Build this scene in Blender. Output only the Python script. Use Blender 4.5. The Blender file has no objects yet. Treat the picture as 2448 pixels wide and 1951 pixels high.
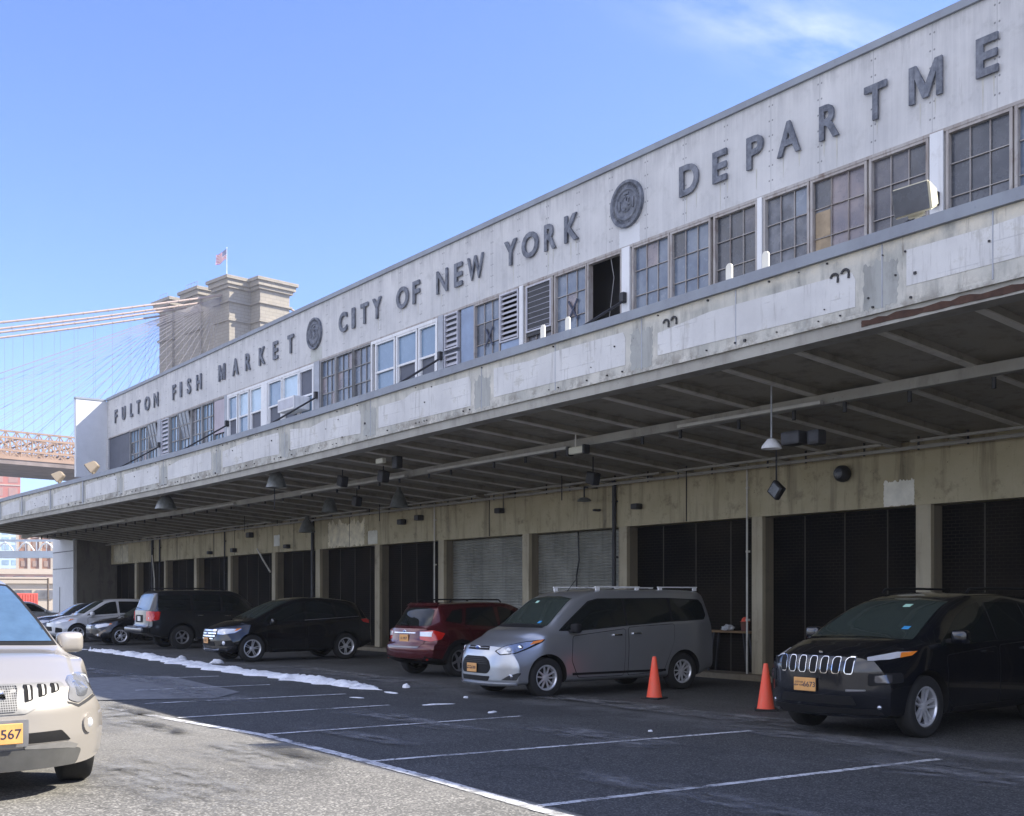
import bpy, bmesh, math, random
from mathutils import Vector, Matrix
from mathutils.bvhtree import BVHTree
random.seed(7)
R = math.radians
S = bpy.context.scene
COL = S.collection

# ------------------------------------------------------------------ camera
cam_d = bpy.data.cameras.new('camera'); cam = bpy.data.objects.new('camera', cam_d); COL.objects.link(cam)
cam.location = (0, 0, 1.7); cam.rotation_euler = (R(90), 0, R(54.0))
cam_d.sensor_width = 36; cam_d.sensor_fit = 'HORIZONTAL'; cam_d.lens = 36*2734/2448
cam_d.shift_y = 450.5/2448; cam_d.clip_end = 6000; cam_d.clip_start = .1
S.camera = cam
# ------------------------------------------------------------------ light
SUN = Vector((.7, 1.0, 1.045)).normalized()
EL = math.asin(SUN.z); AZ = math.atan2(SUN.x, SUN.y)
sd = bpy.data.lights.new('sun', 'SUN'); sun = bpy.data.objects.new('sun', sd); COL.objects.link(sun)
sd.energy = 4.6; sd.angle = R(.55); sd.color = (1.0, .93, .80)
sun.rotation_euler = SUN.to_track_quat('Z', 'Y').to_euler(); sun.location = (20, 40, 60)
S.view_settings.view_transform = 'Standard'; S.view_settings.look = 'None'
S.view_settings.exposure = 1.35; S.view_settings.gamma = 1
W = bpy.data.worlds.new("World"); S.world = W; W.use_nodes = True
def world():
    nt = W.node_tree; N = nt.nodes; Lk = nt.links
    bg = N['Background']; bg.inputs['Strength'].default_value = .15
    sky = N.new('ShaderNodeTexSky'); sky.sky_type = 'NISHITA'; sky.sun_disc = False
    sky.sun_elevation = EL; sky.sun_rotation = AZ
    sky.air_density = 1.0; sky.dust_density = .45; sky.ozone_density = 2.2; sky.altitude = 0
    # thin cirrus wisp, placed by direction on the sky dome
    C = Vector((-.657, .796, .489)).normalized()
    A = (Vector((-.6146, .8555, .476)).normalized()-Vector((-.700, .737, .512)).normalized()).normalized()
    B = C.cross(A).normalized()
    tc = N.new('ShaderNodeTexCoord')
    def dot(v):
        n = N.new('ShaderNodeVectorMath'); n.operation = 'DOT_PRODUCT'; n.inputs[1].default_value = v
        Lk.new(tc.outputs['Generated'], n.inputs[0]); return n.outputs['Value']
    def m(op, a, b=None, c=None):
        n = N.new('ShaderNodeMath'); n.operation = op
        for i, q in enumerate((a, b, c)):
            if q is None: continue
            if isinstance(q, (int, float)): n.inputs[i].default_value = q
            else: Lk.new(q, n.inputs[i])
        return n.outputs[0]
    a, b = dot(A), dot(B)
    a0 = m('SUBTRACT', a, C.dot(A)); b0 = m('SUBTRACT', b, C.dot(B))
    cv = N.new('ShaderNodeCombineXYZ'); Lk.new(m('MULTIPLY', a0, 9), cv.inputs[0]); Lk.new(m('MULTIPLY', b0, 26), cv.inputs[1])
    no = N.new('ShaderNodeTexNoise'); no.inputs['Scale'].default_value = 1.3; no.inputs['Detail'].default_value = 7; no.inputs['Roughness'].default_value = .55
    Lk.new(cv.outputs[0], no.inputs['Vector'])
    ga = m('POWER', 2.718, m('MULTIPLY', m('MULTIPLY', a0, a0), -95))
    gb = m('POWER', 2.718, m('MULTIPLY', m('MULTIPLY', b0, b0), -1500))
    ns = N.new('ShaderNodeMapRange'); ns.inputs['From Min'].default_value = .40; ns.inputs['From Max'].default_value = .72
    Lk.new(no.outputs['Fac'], ns.inputs['Value'])
    f = m('MULTIPLY', m('MULTIPLY', ga, gb), ns.outputs[0])
    f = m('MULTIPLY', f, .52)
    mx = N.new('ShaderNodeMix'); mx.data_type = 'RGBA'; Lk.new(f, mx.inputs['Factor'])
    # colder, deeper blue than the stock sky
    ti = N.new('ShaderNodeMix'); ti.data_type = 'RGBA'; ti.blend_type = 'MULTIPLY'; ti.inputs['Factor'].default_value = 1
    Lk.new(sky.outputs[0], ti.inputs[6]); ti.inputs[7].default_value = (.485, .545, .79, 1)
    # bright cloud added in the unseen sky towards -y to light the shaded front
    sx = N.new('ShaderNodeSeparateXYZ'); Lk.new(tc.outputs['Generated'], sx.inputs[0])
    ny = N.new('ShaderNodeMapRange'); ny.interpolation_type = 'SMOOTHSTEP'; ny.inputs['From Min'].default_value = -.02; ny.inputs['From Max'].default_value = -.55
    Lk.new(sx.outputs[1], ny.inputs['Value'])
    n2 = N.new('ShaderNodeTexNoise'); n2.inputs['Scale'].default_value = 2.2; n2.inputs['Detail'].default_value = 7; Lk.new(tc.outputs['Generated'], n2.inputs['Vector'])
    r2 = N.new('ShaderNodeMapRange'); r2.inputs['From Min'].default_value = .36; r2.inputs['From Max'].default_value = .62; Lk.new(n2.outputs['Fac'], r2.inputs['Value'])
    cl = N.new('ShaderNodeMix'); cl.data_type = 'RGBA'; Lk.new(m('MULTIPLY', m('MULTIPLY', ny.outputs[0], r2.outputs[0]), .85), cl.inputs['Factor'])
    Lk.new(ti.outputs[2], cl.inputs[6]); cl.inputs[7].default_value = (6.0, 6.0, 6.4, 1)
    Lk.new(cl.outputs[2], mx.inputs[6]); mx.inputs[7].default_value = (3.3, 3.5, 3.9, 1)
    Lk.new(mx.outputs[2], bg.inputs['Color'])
world()

# ------------------------------------------------------------------ helpers
def thing(name, label, cat, loc=(0, 0, 0), rotz=0, group=None):
    o = bpy.data.objects.new(name, None); COL.objects.link(o); o.empty_display_size = .2
    o.location = loc; o.rotation_euler = (0, 0, rotz); o['label'] = label; o['category'] = cat
    if group: o['group'] = group
    return o
def tag(o, label, cat, group=None):
    o['label'] = label; o['category'] = cat
    if group: o['group'] = group
    return o
def obj(name, bm, m, parent=None, off=None, smooth=None, label=None):
    me = bpy.data.meshes.new(name)
    if off is not None: bmesh.ops.translate(bm, verts=bm.verts, vec=-Vector(off))
    bm.to_mesh(me); bm.free()
    for q in (m if isinstance(m, (list, tuple)) else [m]): me.materials.append(q)
    if smooth:
        me.shade_smooth(); me.set_sharp_from_angle(angle=R(smooth))
    o = bpy.data.objects.new(name, me); COL.objects.link(o)
    if parent: o.parent = parent
    if label: o['label'] = label
    return o
def struct(name, bm, m, **k):
    o = obj(name, bm, m, **k); o['kind'] = 'structure'; return o
def link_copy(o, parent):
    c = o.copy(); COL.objects.link(c); c.parent = parent; return c
def dup(root, loc, rotz=None, label=None):
    r = root.copy(); COL.objects.link(r); r.location = loc
    if rotz is not None: r.rotation_euler = (0, 0, rotz)
    if label: r['label'] = label
    for ch in list(root.children):
        c = link_copy(ch, r)
        for g in list(ch.children): link_copy(g, c)
    return r
def box(bm, x0, x1, y0, y1, z0, z1, mi=0):
    v = [bm.verts.new(p) for p in ((x0, y0, z0), (x1, y0, z0), (x1, y1, z0), (x0, y1, z0), (x0, y0, z1), (x1, y0, z1), (x1, y1, z1), (x0, y1, z1))]
    fs = []
    for f in ((0, 3, 2, 1), (4, 5, 6, 7), (0, 1, 5, 4), (1, 2, 6, 5), (2, 3, 7, 6), (3, 0, 4, 7)):
        q = bm.faces.new([v[i] for i in f]); q.material_index = mi; fs.append(q)
    return v
def bbox(x0, x1, y0, y1, z0, z1):
    bm = bmesh.new(); box(bm, min(x0, x1), max(x0, x1), min(y0, y1), max(y0, y1), min(z0, z1), max(z0, z1)); return bm
def rbox(bm, c, s, bev=.02, seg=2, rot=None):
    t = bmesh.new(); box(t, -s[0]/2, s[0]/2, -s[1]/2, s[1]/2, -s[2]/2, s[2]/2)
    bmesh.ops.bevel(t, geom=list(t.edges), offset=bev, segments=seg, profile=.6, affect='EDGES')
    if rot: bmesh.ops.rotate(t, verts=t.verts, matrix=rot)
    bmesh.ops.translate(t, verts=t.verts, vec=c); merge(bm, t)
def merge(bm, t):
    me = bpy.data.meshes.new('t'); t.to_mesh(me); t.free(); bm.from_mesh(me); bpy.data.meshes.remove(me)
def tube(bm, p, q, r, n=8, r2=None):
    p, q = Vector(p), Vector(q); d = (q-p); L = d.length
    if L < 1e-6: return
    mt = Matrix.Translation((p+q)/2) @ d.to_track_quat('Z', 'Y').to_matrix().to_4x4()
    bmesh.ops.create_cone(bm, cap_ends=True, segments=n, radius1=r, radius2=r if r2 is None else r2, depth=L, matrix=mt)
def path(bm, pts, r, n=8):
    for a, b in zip(pts, pts[1:]): tube(bm, a, b, r, n)
def bar(bm, p, q, w, h):
    """rectangular bar from p to q, w across (horizontal), h tall"""
    p, q = Vector(p), Vector(q); d = (q-p); L = d.length; d.normalize()
    u = Vector((0, 0, 1)); s = d.cross(u)
    if s.length < 1e-4: s = Vector((1, 0, 0))
    s.normalize(); u = s.cross(d)
    vs = []
    for e in (p, q):
        for a, b in ((-1, -1), (1, -1), (1, 1), (-1, 1)): vs.append(bm.verts.new(e+s*(a*w/2)+u*(b*h/2)))
    for f in ((0, 1, 2, 3), (7, 6, 5, 4), (0, 4, 5, 1), (1, 5, 6, 2), (2, 6, 7, 3), (3, 7, 4, 0)): bm.faces.new([vs[i] for i in f])
    bmesh.ops.recalc_face_normals(bm, faces=bm.faces)
def lathe(bm, prof, n=32, axis='z', c=(0, 0, 0), mi=0):
    rings = []
    for r, z in prof:
        ring = []
        for i in range(n):
            a = 2*math.pi*i/n
            if axis == 'z': p = (r*math.cos(a), r*math.sin(a), z)
            else: p = (r*math.cos(a), z, r*math.sin(a))
            ring.append(bm.verts.new((p[0]+c[0], p[1]+c[1], p[2]+c[2])))
        rings.append(ring)
    for a, b in zip(rings, rings[1:]):
        for i in range(n):
            f = bm.faces.new((a[i], a[(i+1) % n], b[(i+1) % n], b[i])); f.material_index = mi
    return rings
def prism(bm, pts, fn, d):
    """polygon pts (a,b) mapped by fn(a,b,depth) and extruded 0..d"""
    a = [bm.verts.new(fn(p[0], p[1], 0)) for p in pts]; b = [bm.verts.new(fn(p[0], p[1], d)) for p in pts]
    bm.faces.new(a); bm.faces.new(b[::-1]); n = len(pts)
    for i in range(n): bm.faces.new((a[i], b[i], b[(i+1) % n], a[(i+1) % n]))
    bmesh.ops.recalc_face_normals(bm, faces=bm.faces)
def interp(t, x):
    """monotone-ish cubic through control points (x ascending)"""
    if x <= t[0][0]: return t[0][1]
    if x >= t[-1][0]: return t[-1][1]
    n = len(t)
    for i in range(n-1):
        if x <= t[i+1][0]: break
    def sl(j):
        if j <= 0 or j >= n-1: return (t[min(j+1, n-1)][1]-t[max(j-1, 0)][1])/(t[min(j+1, n-1)][0]-t[max(j-1, 0)][0])
        a = (t[j][1]-t[j-1][1])/(t[j][0]-t[j-1][0]); b = (t[j+1][1]-t[j][1])/(t[j+1][0]-t[j][0])
        if a*b <= 0: return 0
        return 2*a*b/(a+b)
    h = t[i+1][0]-t[i][0]; u = (x-t[i][0])/h; m0, m1 = sl(i)*h, sl(i+1)*h
    return (2*u**3-3*u*u+1)*t[i][1]+(u**3-2*u*u+u)*m0+(-2*u**3+3*u*u)*t[i+1][1]+(u**3-u*u)*m1
def text_mesh(body, h, w=None, extrude=.01, offset=0.0, spacing=1.0):
    cu = bpy.data.curves.new('t', 'FONT'); cu.body = body; cu.size = 1; cu.offset = offset; cu.extrude = extrude; cu.space_character = spacing
    cu.resolution_u = 4
    o = bpy.data.objects.new('t', cu); COL.objects.link(o)
    me = bpy.data.meshes.new_from_object(o.evaluated_get(bpy.context.evaluated_depsgraph_get()))
    bm = bmesh.new(); bm.from_mesh(me)
    bpy.data.objects.remove(o); bpy.data.curves.remove(cu); bpy.data.meshes.remove(me)
    xs = [v.co.x for v in bm.verts]; ys = [v.co.y for v in bm.verts]
    cx, cy, sx, sy = (min(xs)+max(xs))/2, (min(ys)+max(ys))/2, max(xs)-min(xs), max(ys)-min(ys)
    k = h/sy; kx = k if w is None else w/sx
    for v in bm.verts: v.co = Vector(((v.co.x-cx)*kx, (v.co.y-cy)*k, v.co.z))
    return bm

# ------------------------------------------------------------------ materials
class MB:
    def __init__(s, name):
        s.m = bpy.data.materials.new(name); s.m.use_nodes = True; s.nt = s.m.node_tree
        s.p = s.nt.nodes['Principled BSDF']; s._pos = None
    def n(s, t, **k):
        x = s.nt.nodes.new(t)
        for a, b in k.items(): setattr(x, a, b)
        return x
    def l(s, a, b): s.nt.links.new(a, b)
    def v(s, a, sock):
        if isinstance(a, (int, float)): sock.default_value = a
        elif isinstance(a, (tuple, list, Vector)):
            sock.default_value = tuple(a) if len(a) != 3 or sock.type == 'VECTOR' else (*a, 1)
        else: s.l(a, sock)
    def math(s, op, *a):
        x = s.n('ShaderNodeMath', operation=op)
        for i, q in enumerate(a): s.v(q, x.inputs[i])
        return x.outputs[0]
    def pos(s, world=True):
        if world: return s.n('ShaderNodeNewGeometry').outputs['Position']
        return s.n('ShaderNodeTexCoord').outputs['Object']
    def mapv(s, v, scale):
        x = s.n('ShaderNodeMapping'); x.inputs['Scale'].default_value = scale; s.l(v, x.inputs['Vector']); return x.outputs[0]
    def noise(s, v, scale, detail=5, rough=.55, lo=None, hi=None, dist=0):
        x = s.n('ShaderNodeTexNoise'); x.inputs['Scale'].default_value = scale; x.inputs['Detail'].default_value = detail
        x.inputs['Roughness'].default_value = rough; x.inputs['Distortion'].default_value = dist; s.l(v, x.inputs['Vector'])
        return x.outputs['Fac'] if lo is None else s.ramp(x.outputs['Fac'], lo, hi)
    def ramp(s, f, lo, hi, a=0., b=1.):
        x = s.n('ShaderNodeMapRange'); x.inputs['From Min'].default_value = lo; x.inputs['From Max'].default_value = hi
        x.inputs['To Min'].default_value = a; x.inputs['To Max'].default_value = b; s.v(f, x.inputs['Value']); return x.outputs[0]
    def mix(s, f, a, b):
        x = s.n('ShaderNodeMix', data_type='RGBA'); s.v(f, x.inputs['Factor']); s.v(a, x.inputs[6]); s.v(b, x.inputs[7]); return x.outputs[2]
    def xyz(s, v):
        x = s.n('ShaderNodeSeparateXYZ'); s.l(v, x.inputs[0]); return x.outputs
    def bump(s, h, st=.3, dist=.01):
        x = s.n('ShaderNodeBump'); x.inputs['Strength'].default_value = st; x.inputs['Distance'].default_value = dist
        s.l(h, x.inputs['Height']); s.l(x.outputs[0], s.p.inputs['Normal'])
    def set(s, color=None, rough=None, metal=None, **k):
        if color is not None: s.v(color, s.p.inputs['Base Color'])
        if rough is not None: s.v(rough, s.p.inputs['Roughness'])
        if metal is not None: s.v(metal, s.p.inputs['Metallic'])
        for a, b in k.items(): s.v(b, s.p.inputs[a.replace('_', ' ')])
        return s.m
def plain(name, c, rough=.6, metal=0., var=.15, scale=3, world=True, **k):
    b = MB(name); v = b.pos(world); f = b.noise(v, scale, 6, .6, .3, .7)
    d = tuple(x*(1-var) for x in c); e = tuple(min(1, x*(1+var)) for x in c)
    return b.set(b.mix(f, d, e), rough, metal, **k)
def weathered(name, base, dark, light=None, streak=(6, .5), grime=.5, rough=.85, bump=.25, blotch=.9):
    """concrete / old paint: cloudy blotches, vertical streaks and dirt"""
    b = MB(name); v = b.pos()
    c = b.mix(b.noise(v, blotch, 7, .6, .35, .68), base, light or tuple(min(1, x*1.15) for x in base))
    st = b.noise(b.mapv(v, (streak[0], streak[0], streak[1])), 1.0, 6, .65, .50, .78)
    c = b.mix(b.math('MULTIPLY', st, grime), c, dark)
    g = b.noise(v, 2.3, 8, .7, .56, .72)
    c = b.mix(b.math('MULTIPLY', g, grime*.8), c, dark)
    sp = b.noise(v, 18, 4, .6, .66, .74)
    c = b.mix(b.math('MULTIPLY', sp, grime*.8), c, tuple(x*.5 for x in dark))
    b.bump(b.noise(v, 30, 6, .7), bump, .01)
    return b.set(c, rough)
M = {}
def asphalt(name, c0, c1, speck, grit, salt=.0, drip=False, vs=75):
    b = MB(name); v = b.pos(); x, y, z = b.xyz(v)
    big = b.noise(v, .35, 8, .6, .35, .68)
    c = b.mix(big, c0, c1)
    sm = b.n('ShaderNodeTexVoronoi'); sm.inputs['Scale'].default_value = vs; b.l(v, sm.inputs['Vector'])
    gs = b.n('ShaderNodeSeparateColor'); b.l(sm.outputs['Color'], gs.inputs[0])
    c = b.mix(b.math('MULTIPLY', b.ramp(gs.outputs[0], .55, 1), grit), c, speck)
    c = b.mix(b.math('MULTIPLY', b.ramp(gs.outputs[1], .6, 1), grit*.6), c, tuple(q*.35 for q in c0))
    stv = b.mapv(v, (.5, 1.6, 1))
    s1 = b.noise(stv, .9, 9, .68, .53, .75)
    c = b.mix(b.math('MULTIPLY', s1, salt), c, (.30, .30, .31))
    s2 = b.noise(v, .16, 7, .6, .54, .66)
    c = b.mix(b.math('MULTIPLY', s2, .5), c, tuple(q*.45 for q in c0))
    if drip:
        w = b.math('ABSOLUTE', b.math('SUBTRACT', b.math('ADD', y, b.math('MULTIPLY', b.noise(v, .35, 4), .9)), 11.75))
        f = b.math('MULTIPLY', b.ramp(w, .1, .75, 1, 0), b.noise(v, 1.4, 8, .7, .42, .66))
        c = b.mix(b.math('MULTIPLY', f, .42), c, (.20, .20, .205))
    cr = b.n('ShaderNodeTexVoronoi', feature='DISTANCE_TO_EDGE'); cr.inputs['Scale'].default_value = .42
    wv = b.n('ShaderNodeVectorMath', operation='ADD'); b.l(v, wv.inputs[0])
    nn = b.n('ShaderNodeTexNoise'); nn.inputs['Scale'].default_value = 1.5; nn.inputs['Detail'].default_value = 5; b.l(v, nn.inputs['Vector'])
    b.l(nn.outputs['Color'], wv.inputs[1]); b.l(wv.outputs[0], cr.inputs['Vector'])
    crk = b.ramp(cr.outputs['Distance'], .0, .012, 1, 0)
    c = b.mix(b.math('MULTIPLY', crk, .5), c, tuple(q*.3 for q in c0))
    b.bump(gs.outputs[0], .55, .006)
    return b.set(c, .9)
M['ground'] = asphalt('ground_asphalt', (.120, .117, .108), (.158, .153, .140), (.40, .38, .34), .6, .18)
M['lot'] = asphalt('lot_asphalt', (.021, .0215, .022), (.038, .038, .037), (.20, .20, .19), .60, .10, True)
def line_mat():
    b = MB('line_paint'); v = b.pos()
    f = b.noise(v, 14, 8, .75, .52, .60); f2 = b.noise(v, 1.6, 6, .6, .50, .66)
    fac = b.math('MAXIMUM', b.math('MULTIPLY', f, .8), f2)
    b.set(b.mix(b.noise(v, 3, 5), (.50, .50, .50), (.66, .66, .66)), .8)
    t = b.n('ShaderNodeBsdfTransparent'); m = b.n('ShaderNodeMixShader'); o = b.nt.nodes['Material Output']
    b.l(fac, m.inputs[0]); b.l(b.p.outputs[0], m.inputs[1]); b.l(t.outputs[0], m.inputs[2]); b.l(m.outputs[0], o.inputs[0])
    return b.m
M['line'] = line_mat()
def stain_mat(name, col, lo, hi):
    b = MB(name); v = b.pos(); f = b.noise(b.mapv(v, (1, 2.2, 1)), 1.6, 8, .7, lo, hi)
    uv = b.n('ShaderNodeTexCoord').outputs['Generated']; x, y, z = b.xyz(uv)
    e = b.math('MULTIPLY', b.ramp(b.math('ABSOLUTE', b.math('SUBTRACT', x, .5)), .5, .25), b.ramp(b.math('ABSOLUTE', b.math('SUBTRACT', y, .5)), .5, .2))
    b.set(col, .85); fac = b.math('MULTIPLY', f, e)
    t = b.n('ShaderNodeBsdfTransparent'); m = b.n('ShaderNodeMixShader'); o = b.nt.nodes['Material Output']
    b.l(fac, m.inputs[0]); b.l(t.outputs[0], m.inputs[1]); b.l(b.p.outputs[0], m.inputs[2]); b.l(m.outputs[0], o.inputs[0])
    return b.m
M['salt'] = stain_mat('salt_stain', (.19, .19, .19), .42, .66)
M['tar'] = stain_mat('tar_stain', (.045, .044, .042), .36, .6)
def snow_mat():
    b = MB('snow'); v = b.pos(); b.bump(b.noise(v, 9, 7, .6), .5, .04)
    return b.set(b.mix(b.noise(v, 14, 8, .75, .56, .72), b.mix(b.noise(v, 3, 6, .6, .45, .75), (.80, .81, .83), (.60, .60, .60)), (.34, .33, .31)), .8)
M['snow'] = snow_mat()
def wall_mat():
    b = MB('sign_wall'); v = b.pos(); x, y, z = b.xyz(v)
    c = b.mix(b.noise(v, .8, 8, .6, .35, .68), (.46, .46, .465), (.60, .595, .59))
    fine = b.noise(b.mapv(v, (14, 14, .35)), 1.0, 5, .6, .42, .68)
    c = b.mix(b.math('MULTIPLY', fine, .35), c, (.66, .655, .645))
    st = b.noise(b.mapv(v, (3.2, 3.2, .28)), 1.0, 7, .7, .52, .75)
    c = b.mix(b.math('MULTIPLY', st, .55), c, (.34, .345, .36))
    bl = b.noise(v, 2.2, 8, .72, .54, .70); c = b.mix(b.math('MULTIPLY', bl, .55), c, (.34, .34, .335)); gr = b.noise(b.mapv(v, (6, 6, .5)), 1, 8, .75, .60, .74); c = b.mix(b.math('MULTIPLY', gr, .6), c, (.24, .235, .23))
    hi = b.ramp(z, 11.2, 11.7); c = b.mix(b.math('MULTIPLY', hi, b.noise(b.mapv(v, (5, 5, .6)), 1, 6, .7, .45, .62)), c, (.36, .36, .37))
    # pale panel edges and seams every 1.22 m
    fx = b.math('FRACT', b.math('DIVIDE', b.math('ADD', x, 200.35), 1.22))
    dx = b.math('ABSOLUTE', b.math('SUBTRACT', fx, .5))
    seam = b.ramp(dx, .0, .007, 1, 0)
    pid = b.math('FLOOR', b.math('ADD', b.math('DIVIDE', b.math('ADD', x, 200.35), 1.22), .5))
    wn = b.n('ShaderNodeTexWhiteNoise', noise_dimensions='1D'); b.l(pid, wn.inputs['W'])
    c = b.mix(b.math('MULTIPLY', wn.outputs['Value'], .22), c, (.62, .62, .61))
    c = b.mix(b.math('MULTIPLY', seam, .65), c, (.16, .165, .18))
    # rivets beside the seams
    fz = b.math('ABSOLUTE', b.math('SUBTRACT', b.math('FRACT', b.math('DIVIDE', z, .30)), .5))
    rx = b.math('ABSOLUTE', b.math('SUBTRACT', dx, .034))
    d = b.math('SQRT', b.math('ADD', b.math('POWER', b.math('MULTIPLY', rx, 1.22), 2.), b.math('POWER', b.math('MULTIPLY', fz, .30), 2.)))
    c = b.mix(b.math('MULTIPLY', b.ramp(d, .013, .024, 1, 0), .75), c, (.13, .13, .14))
    b.bump(b.noise(v, 25, 6, .7), .2, .01)
    return b.set(c, .8)
M['wall'] = wall_mat()
M['concrete'] = weathered('concrete', (.36, .36, .35), (.13, .13, .12), (.48, .48, .46), (5, .5), .7)
def fascia_mat():
    b = MB('fascia_concrete'); v = b.pos(); x, y, z = b.xyz(v)
    c = b.mix(b.noise(v, 1.1, 8, .65, .35, .66), (.42, .42, .385), (.61, .59, .53))
    st = b.noise(b.mapv(v, (4, 4, .7)), 1.0, 7, .7, .47, .68)
    c = b.mix(b.math('MULTIPLY', st, .75), c, (.21, .215, .205))
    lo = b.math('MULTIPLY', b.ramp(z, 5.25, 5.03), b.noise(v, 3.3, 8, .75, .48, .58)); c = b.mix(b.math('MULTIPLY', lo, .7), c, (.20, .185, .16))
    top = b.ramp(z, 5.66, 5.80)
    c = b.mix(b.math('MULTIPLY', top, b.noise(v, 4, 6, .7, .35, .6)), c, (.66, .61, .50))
    dr = b.noise(b.mapv(v, (9, 9, 1.2)), 1.0, 6, .75, .60, .70)
    c = b.mix(b.math('MULTIPLY', dr, .6), c, (.14, .12, .10))
    ru = b.noise(v, 5, 6, .7, .70, .76); c = b.mix(ru, c, (.10, .055, .035))
    b.bump(b.noise(v, 22, 8, .75), .4, .015)
    return b.set(c, .9)
M['fascia'] = fascia_mat()
def paintpatch_mat():
    b = MB('white_patch_paint'); v = b.pos(); x, y, z = b.xyz(v)
    c = b.mix(b.noise(v, 1.3, 7, .6, .35, .7), (.52, .52, .52), (.66, .66, .65))
    br = b.n('ShaderNodeTexBrick'); cv = b.n('ShaderNodeCombineXYZ'); b.l(x, cv.inputs[0]); b.l(z, cv.inputs[1]); b.l(cv.outputs[0], br.inputs['Vector'])
    br.inputs['Scale'].default_value = 1; br.inputs['Brick Width'].default_value = .62; br.inputs['Row Height'].default_value = .19; br.inputs['Mortar Size'].default_value = .007
    br.offset = .37; br.offset_frequency = 2
    mk = b.math('MULTIPLY', br.outputs['Fac'], b.noise(v, 2.6, 4, .6, .50, .60))
    c = b.mix(b.math('MULTIPLY', mk, .5), c, (.34, .34, .36))
    st = b.noise(b.mapv(v, (11, 11, 1.1)), 1.0, 6, .7, .54, .72); c = b.mix(b.math('MULTIPLY', st, .6), c, (.24, .23, .22))
    g = b.noise(v, 2.6, 9, .78, .56, .64); c = b.mix(b.math('MULTIPLY', g, .7), c, (.44, .43, .39))
    g = b.noise(v, 7, 9, .78, .64, .70); c = b.mix(b.math('MULTIPLY', g, .6), c, (.22, .20, .18))
    b.bump(b.noise(v, 18, 6, .7), .25, .01)
    return b.set(c, .75)
M['patch'] = paintpatch_mat()
M['coping'] = weathered('coping_metal', (.22, .24, .28), (.12, .12, .13), (.27, .30, .34), (3, 1), .35, .6, .1)
M['soffit'] = weathered('soffit', (.30, .275, .215), (.09, .08, .065), (.33, .31, .265), (3, 3), .7)
M['joist'] = weathered('joist', (.56, .54, .48), (.22, .20, .17), (.66, .64, .58), (3, 3), .5)
M['beam'] = weathered('beam', (.30, .29, .26), (.11, .10, .09), (.38, .37, .33), (3, 1), .55)
M['lintel'] = weathered('lintel_concrete', (.40, .345, .215), (.11, .09, .06), (.49, .43, .285), (4, .35), .9)
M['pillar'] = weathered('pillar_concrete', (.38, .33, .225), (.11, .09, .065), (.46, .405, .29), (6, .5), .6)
M['pillar_side'] = weathered('pillar_side_dark', (.20, .17, .12), (.06, .05, .04), None, (6, .5), .5)  # darker copy of the pillar colour, for side faces and kerb
M['paleplaster'] = weathered('pale_plaster', (.40, .41, .42), (.2, .2, .2), (.48, .49, .50), (5, .4), .3)
M['wingpaint'] = plain('wing_paint', (.62, .63, .64), .7, var=.06, scale=2)
M['whitepaint'] = weathered('white_paint', (.70, .71, .72), (.30, .28, .26), (.78, .78, .78), (8, .6), .35, .6, .1)
M['rustpaint'] = weathered('rusty_frame', (.34, .31, .29), (.13, .075, .05), (.46, .44, .42), (9, 1.2), .8, .8, .3)
M['greyframe'] = weathered('grey_frame', (.22, .22, .22), (.10, .08, .07), (.30, .30, .30), (9, 1), .6, .7, .2)
M['greymull'] = plain('post_grey', (.34, .36, .40), .6, var=.15, scale=3)
M['lilac'] = weathered('faded_board', (.42, .38, .42), (.25, .20, .22), None, (7, .7), .4)
M['bluepanel'] = plain('blue_panel', (.22, .29, .42), .45, var=.2, scale=1.5)
M['steel_dark'] = plain('dark_steel', (.035, .035, .038), .55, .3, .3, 6)
M['steel_grey'] = plain('galvanised', (.30, .31, .32), .5, .3, .2, 6)
M['letter'] = weathered('letter_metal', (.075, .085, .11), (.30, .31, .34), (.19, .205, .24), (9, 1.5), .55, .7, .3, 7)
M['louver'] = weathered('louver_metal', (.42, .42, .46), (.18, .16, .16), (.55, .55, .6), (10, 2), .35, .5, .1)
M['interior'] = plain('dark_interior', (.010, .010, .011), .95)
M['black'] = plain('black_plastic', (.012, .012, .013), .45, world=False)
M['trunk'] = plain('trunking_paint', (.48, .47, .43), .6)
M['gapdark'] = plain('joint_dark', (.05, .045, .035), .9)
M['rope'] = plain('wire_grey', (.3, .3, .3), .7)
def glass_pane(name, a, b2, rough=.12, scale=2.5):
    b = MB(name); v = b.pos(); f = b.noise(v, scale, 6, .6, .35, .68)
    c = b.mix(f, a, b2); d = b.noise(v, 7, 7, .7, .56, .72)
    c = b.mix(b.math('MULTIPLY', d, .4), c, tuple(x*1.6+.03 for x in a))
    return b.set(c, b.ramp(b.noise(v, 5, 5, .6), .3, .7, rough*.6, rough*2), IOR=1.5)
M['pane_dark'] = glass_pane('pane_dirty_dark', (.050, .056, .070), (.10, .105, .12), .18)
M['pane_blue'] = glass_pane('pane_blue', (.11, .145, .21), (.20, .235, .29), .16)
M['pane_painted_sky'] = glass_pane('pane_painted_sky', (.16, .24, .34), (.20, .29, .40), .08, 1.2)  # reflected sky blue is put into the pane colour
M['pane_screen'] = plain('window_screen', (.10, .11, .14), .7, var=.1)
M['pane_white'] = plain('blind_panel', (.42, .55, .66), .25, var=.08)
M['pane_lilac'] = glass_pane('pane_lilac', (.15, .14, .17), (.32, .27, .27), .25)
M['pane_tan'] = plain('plywood', (.34, .26, .17), .7, var=.3, scale=4)
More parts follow.
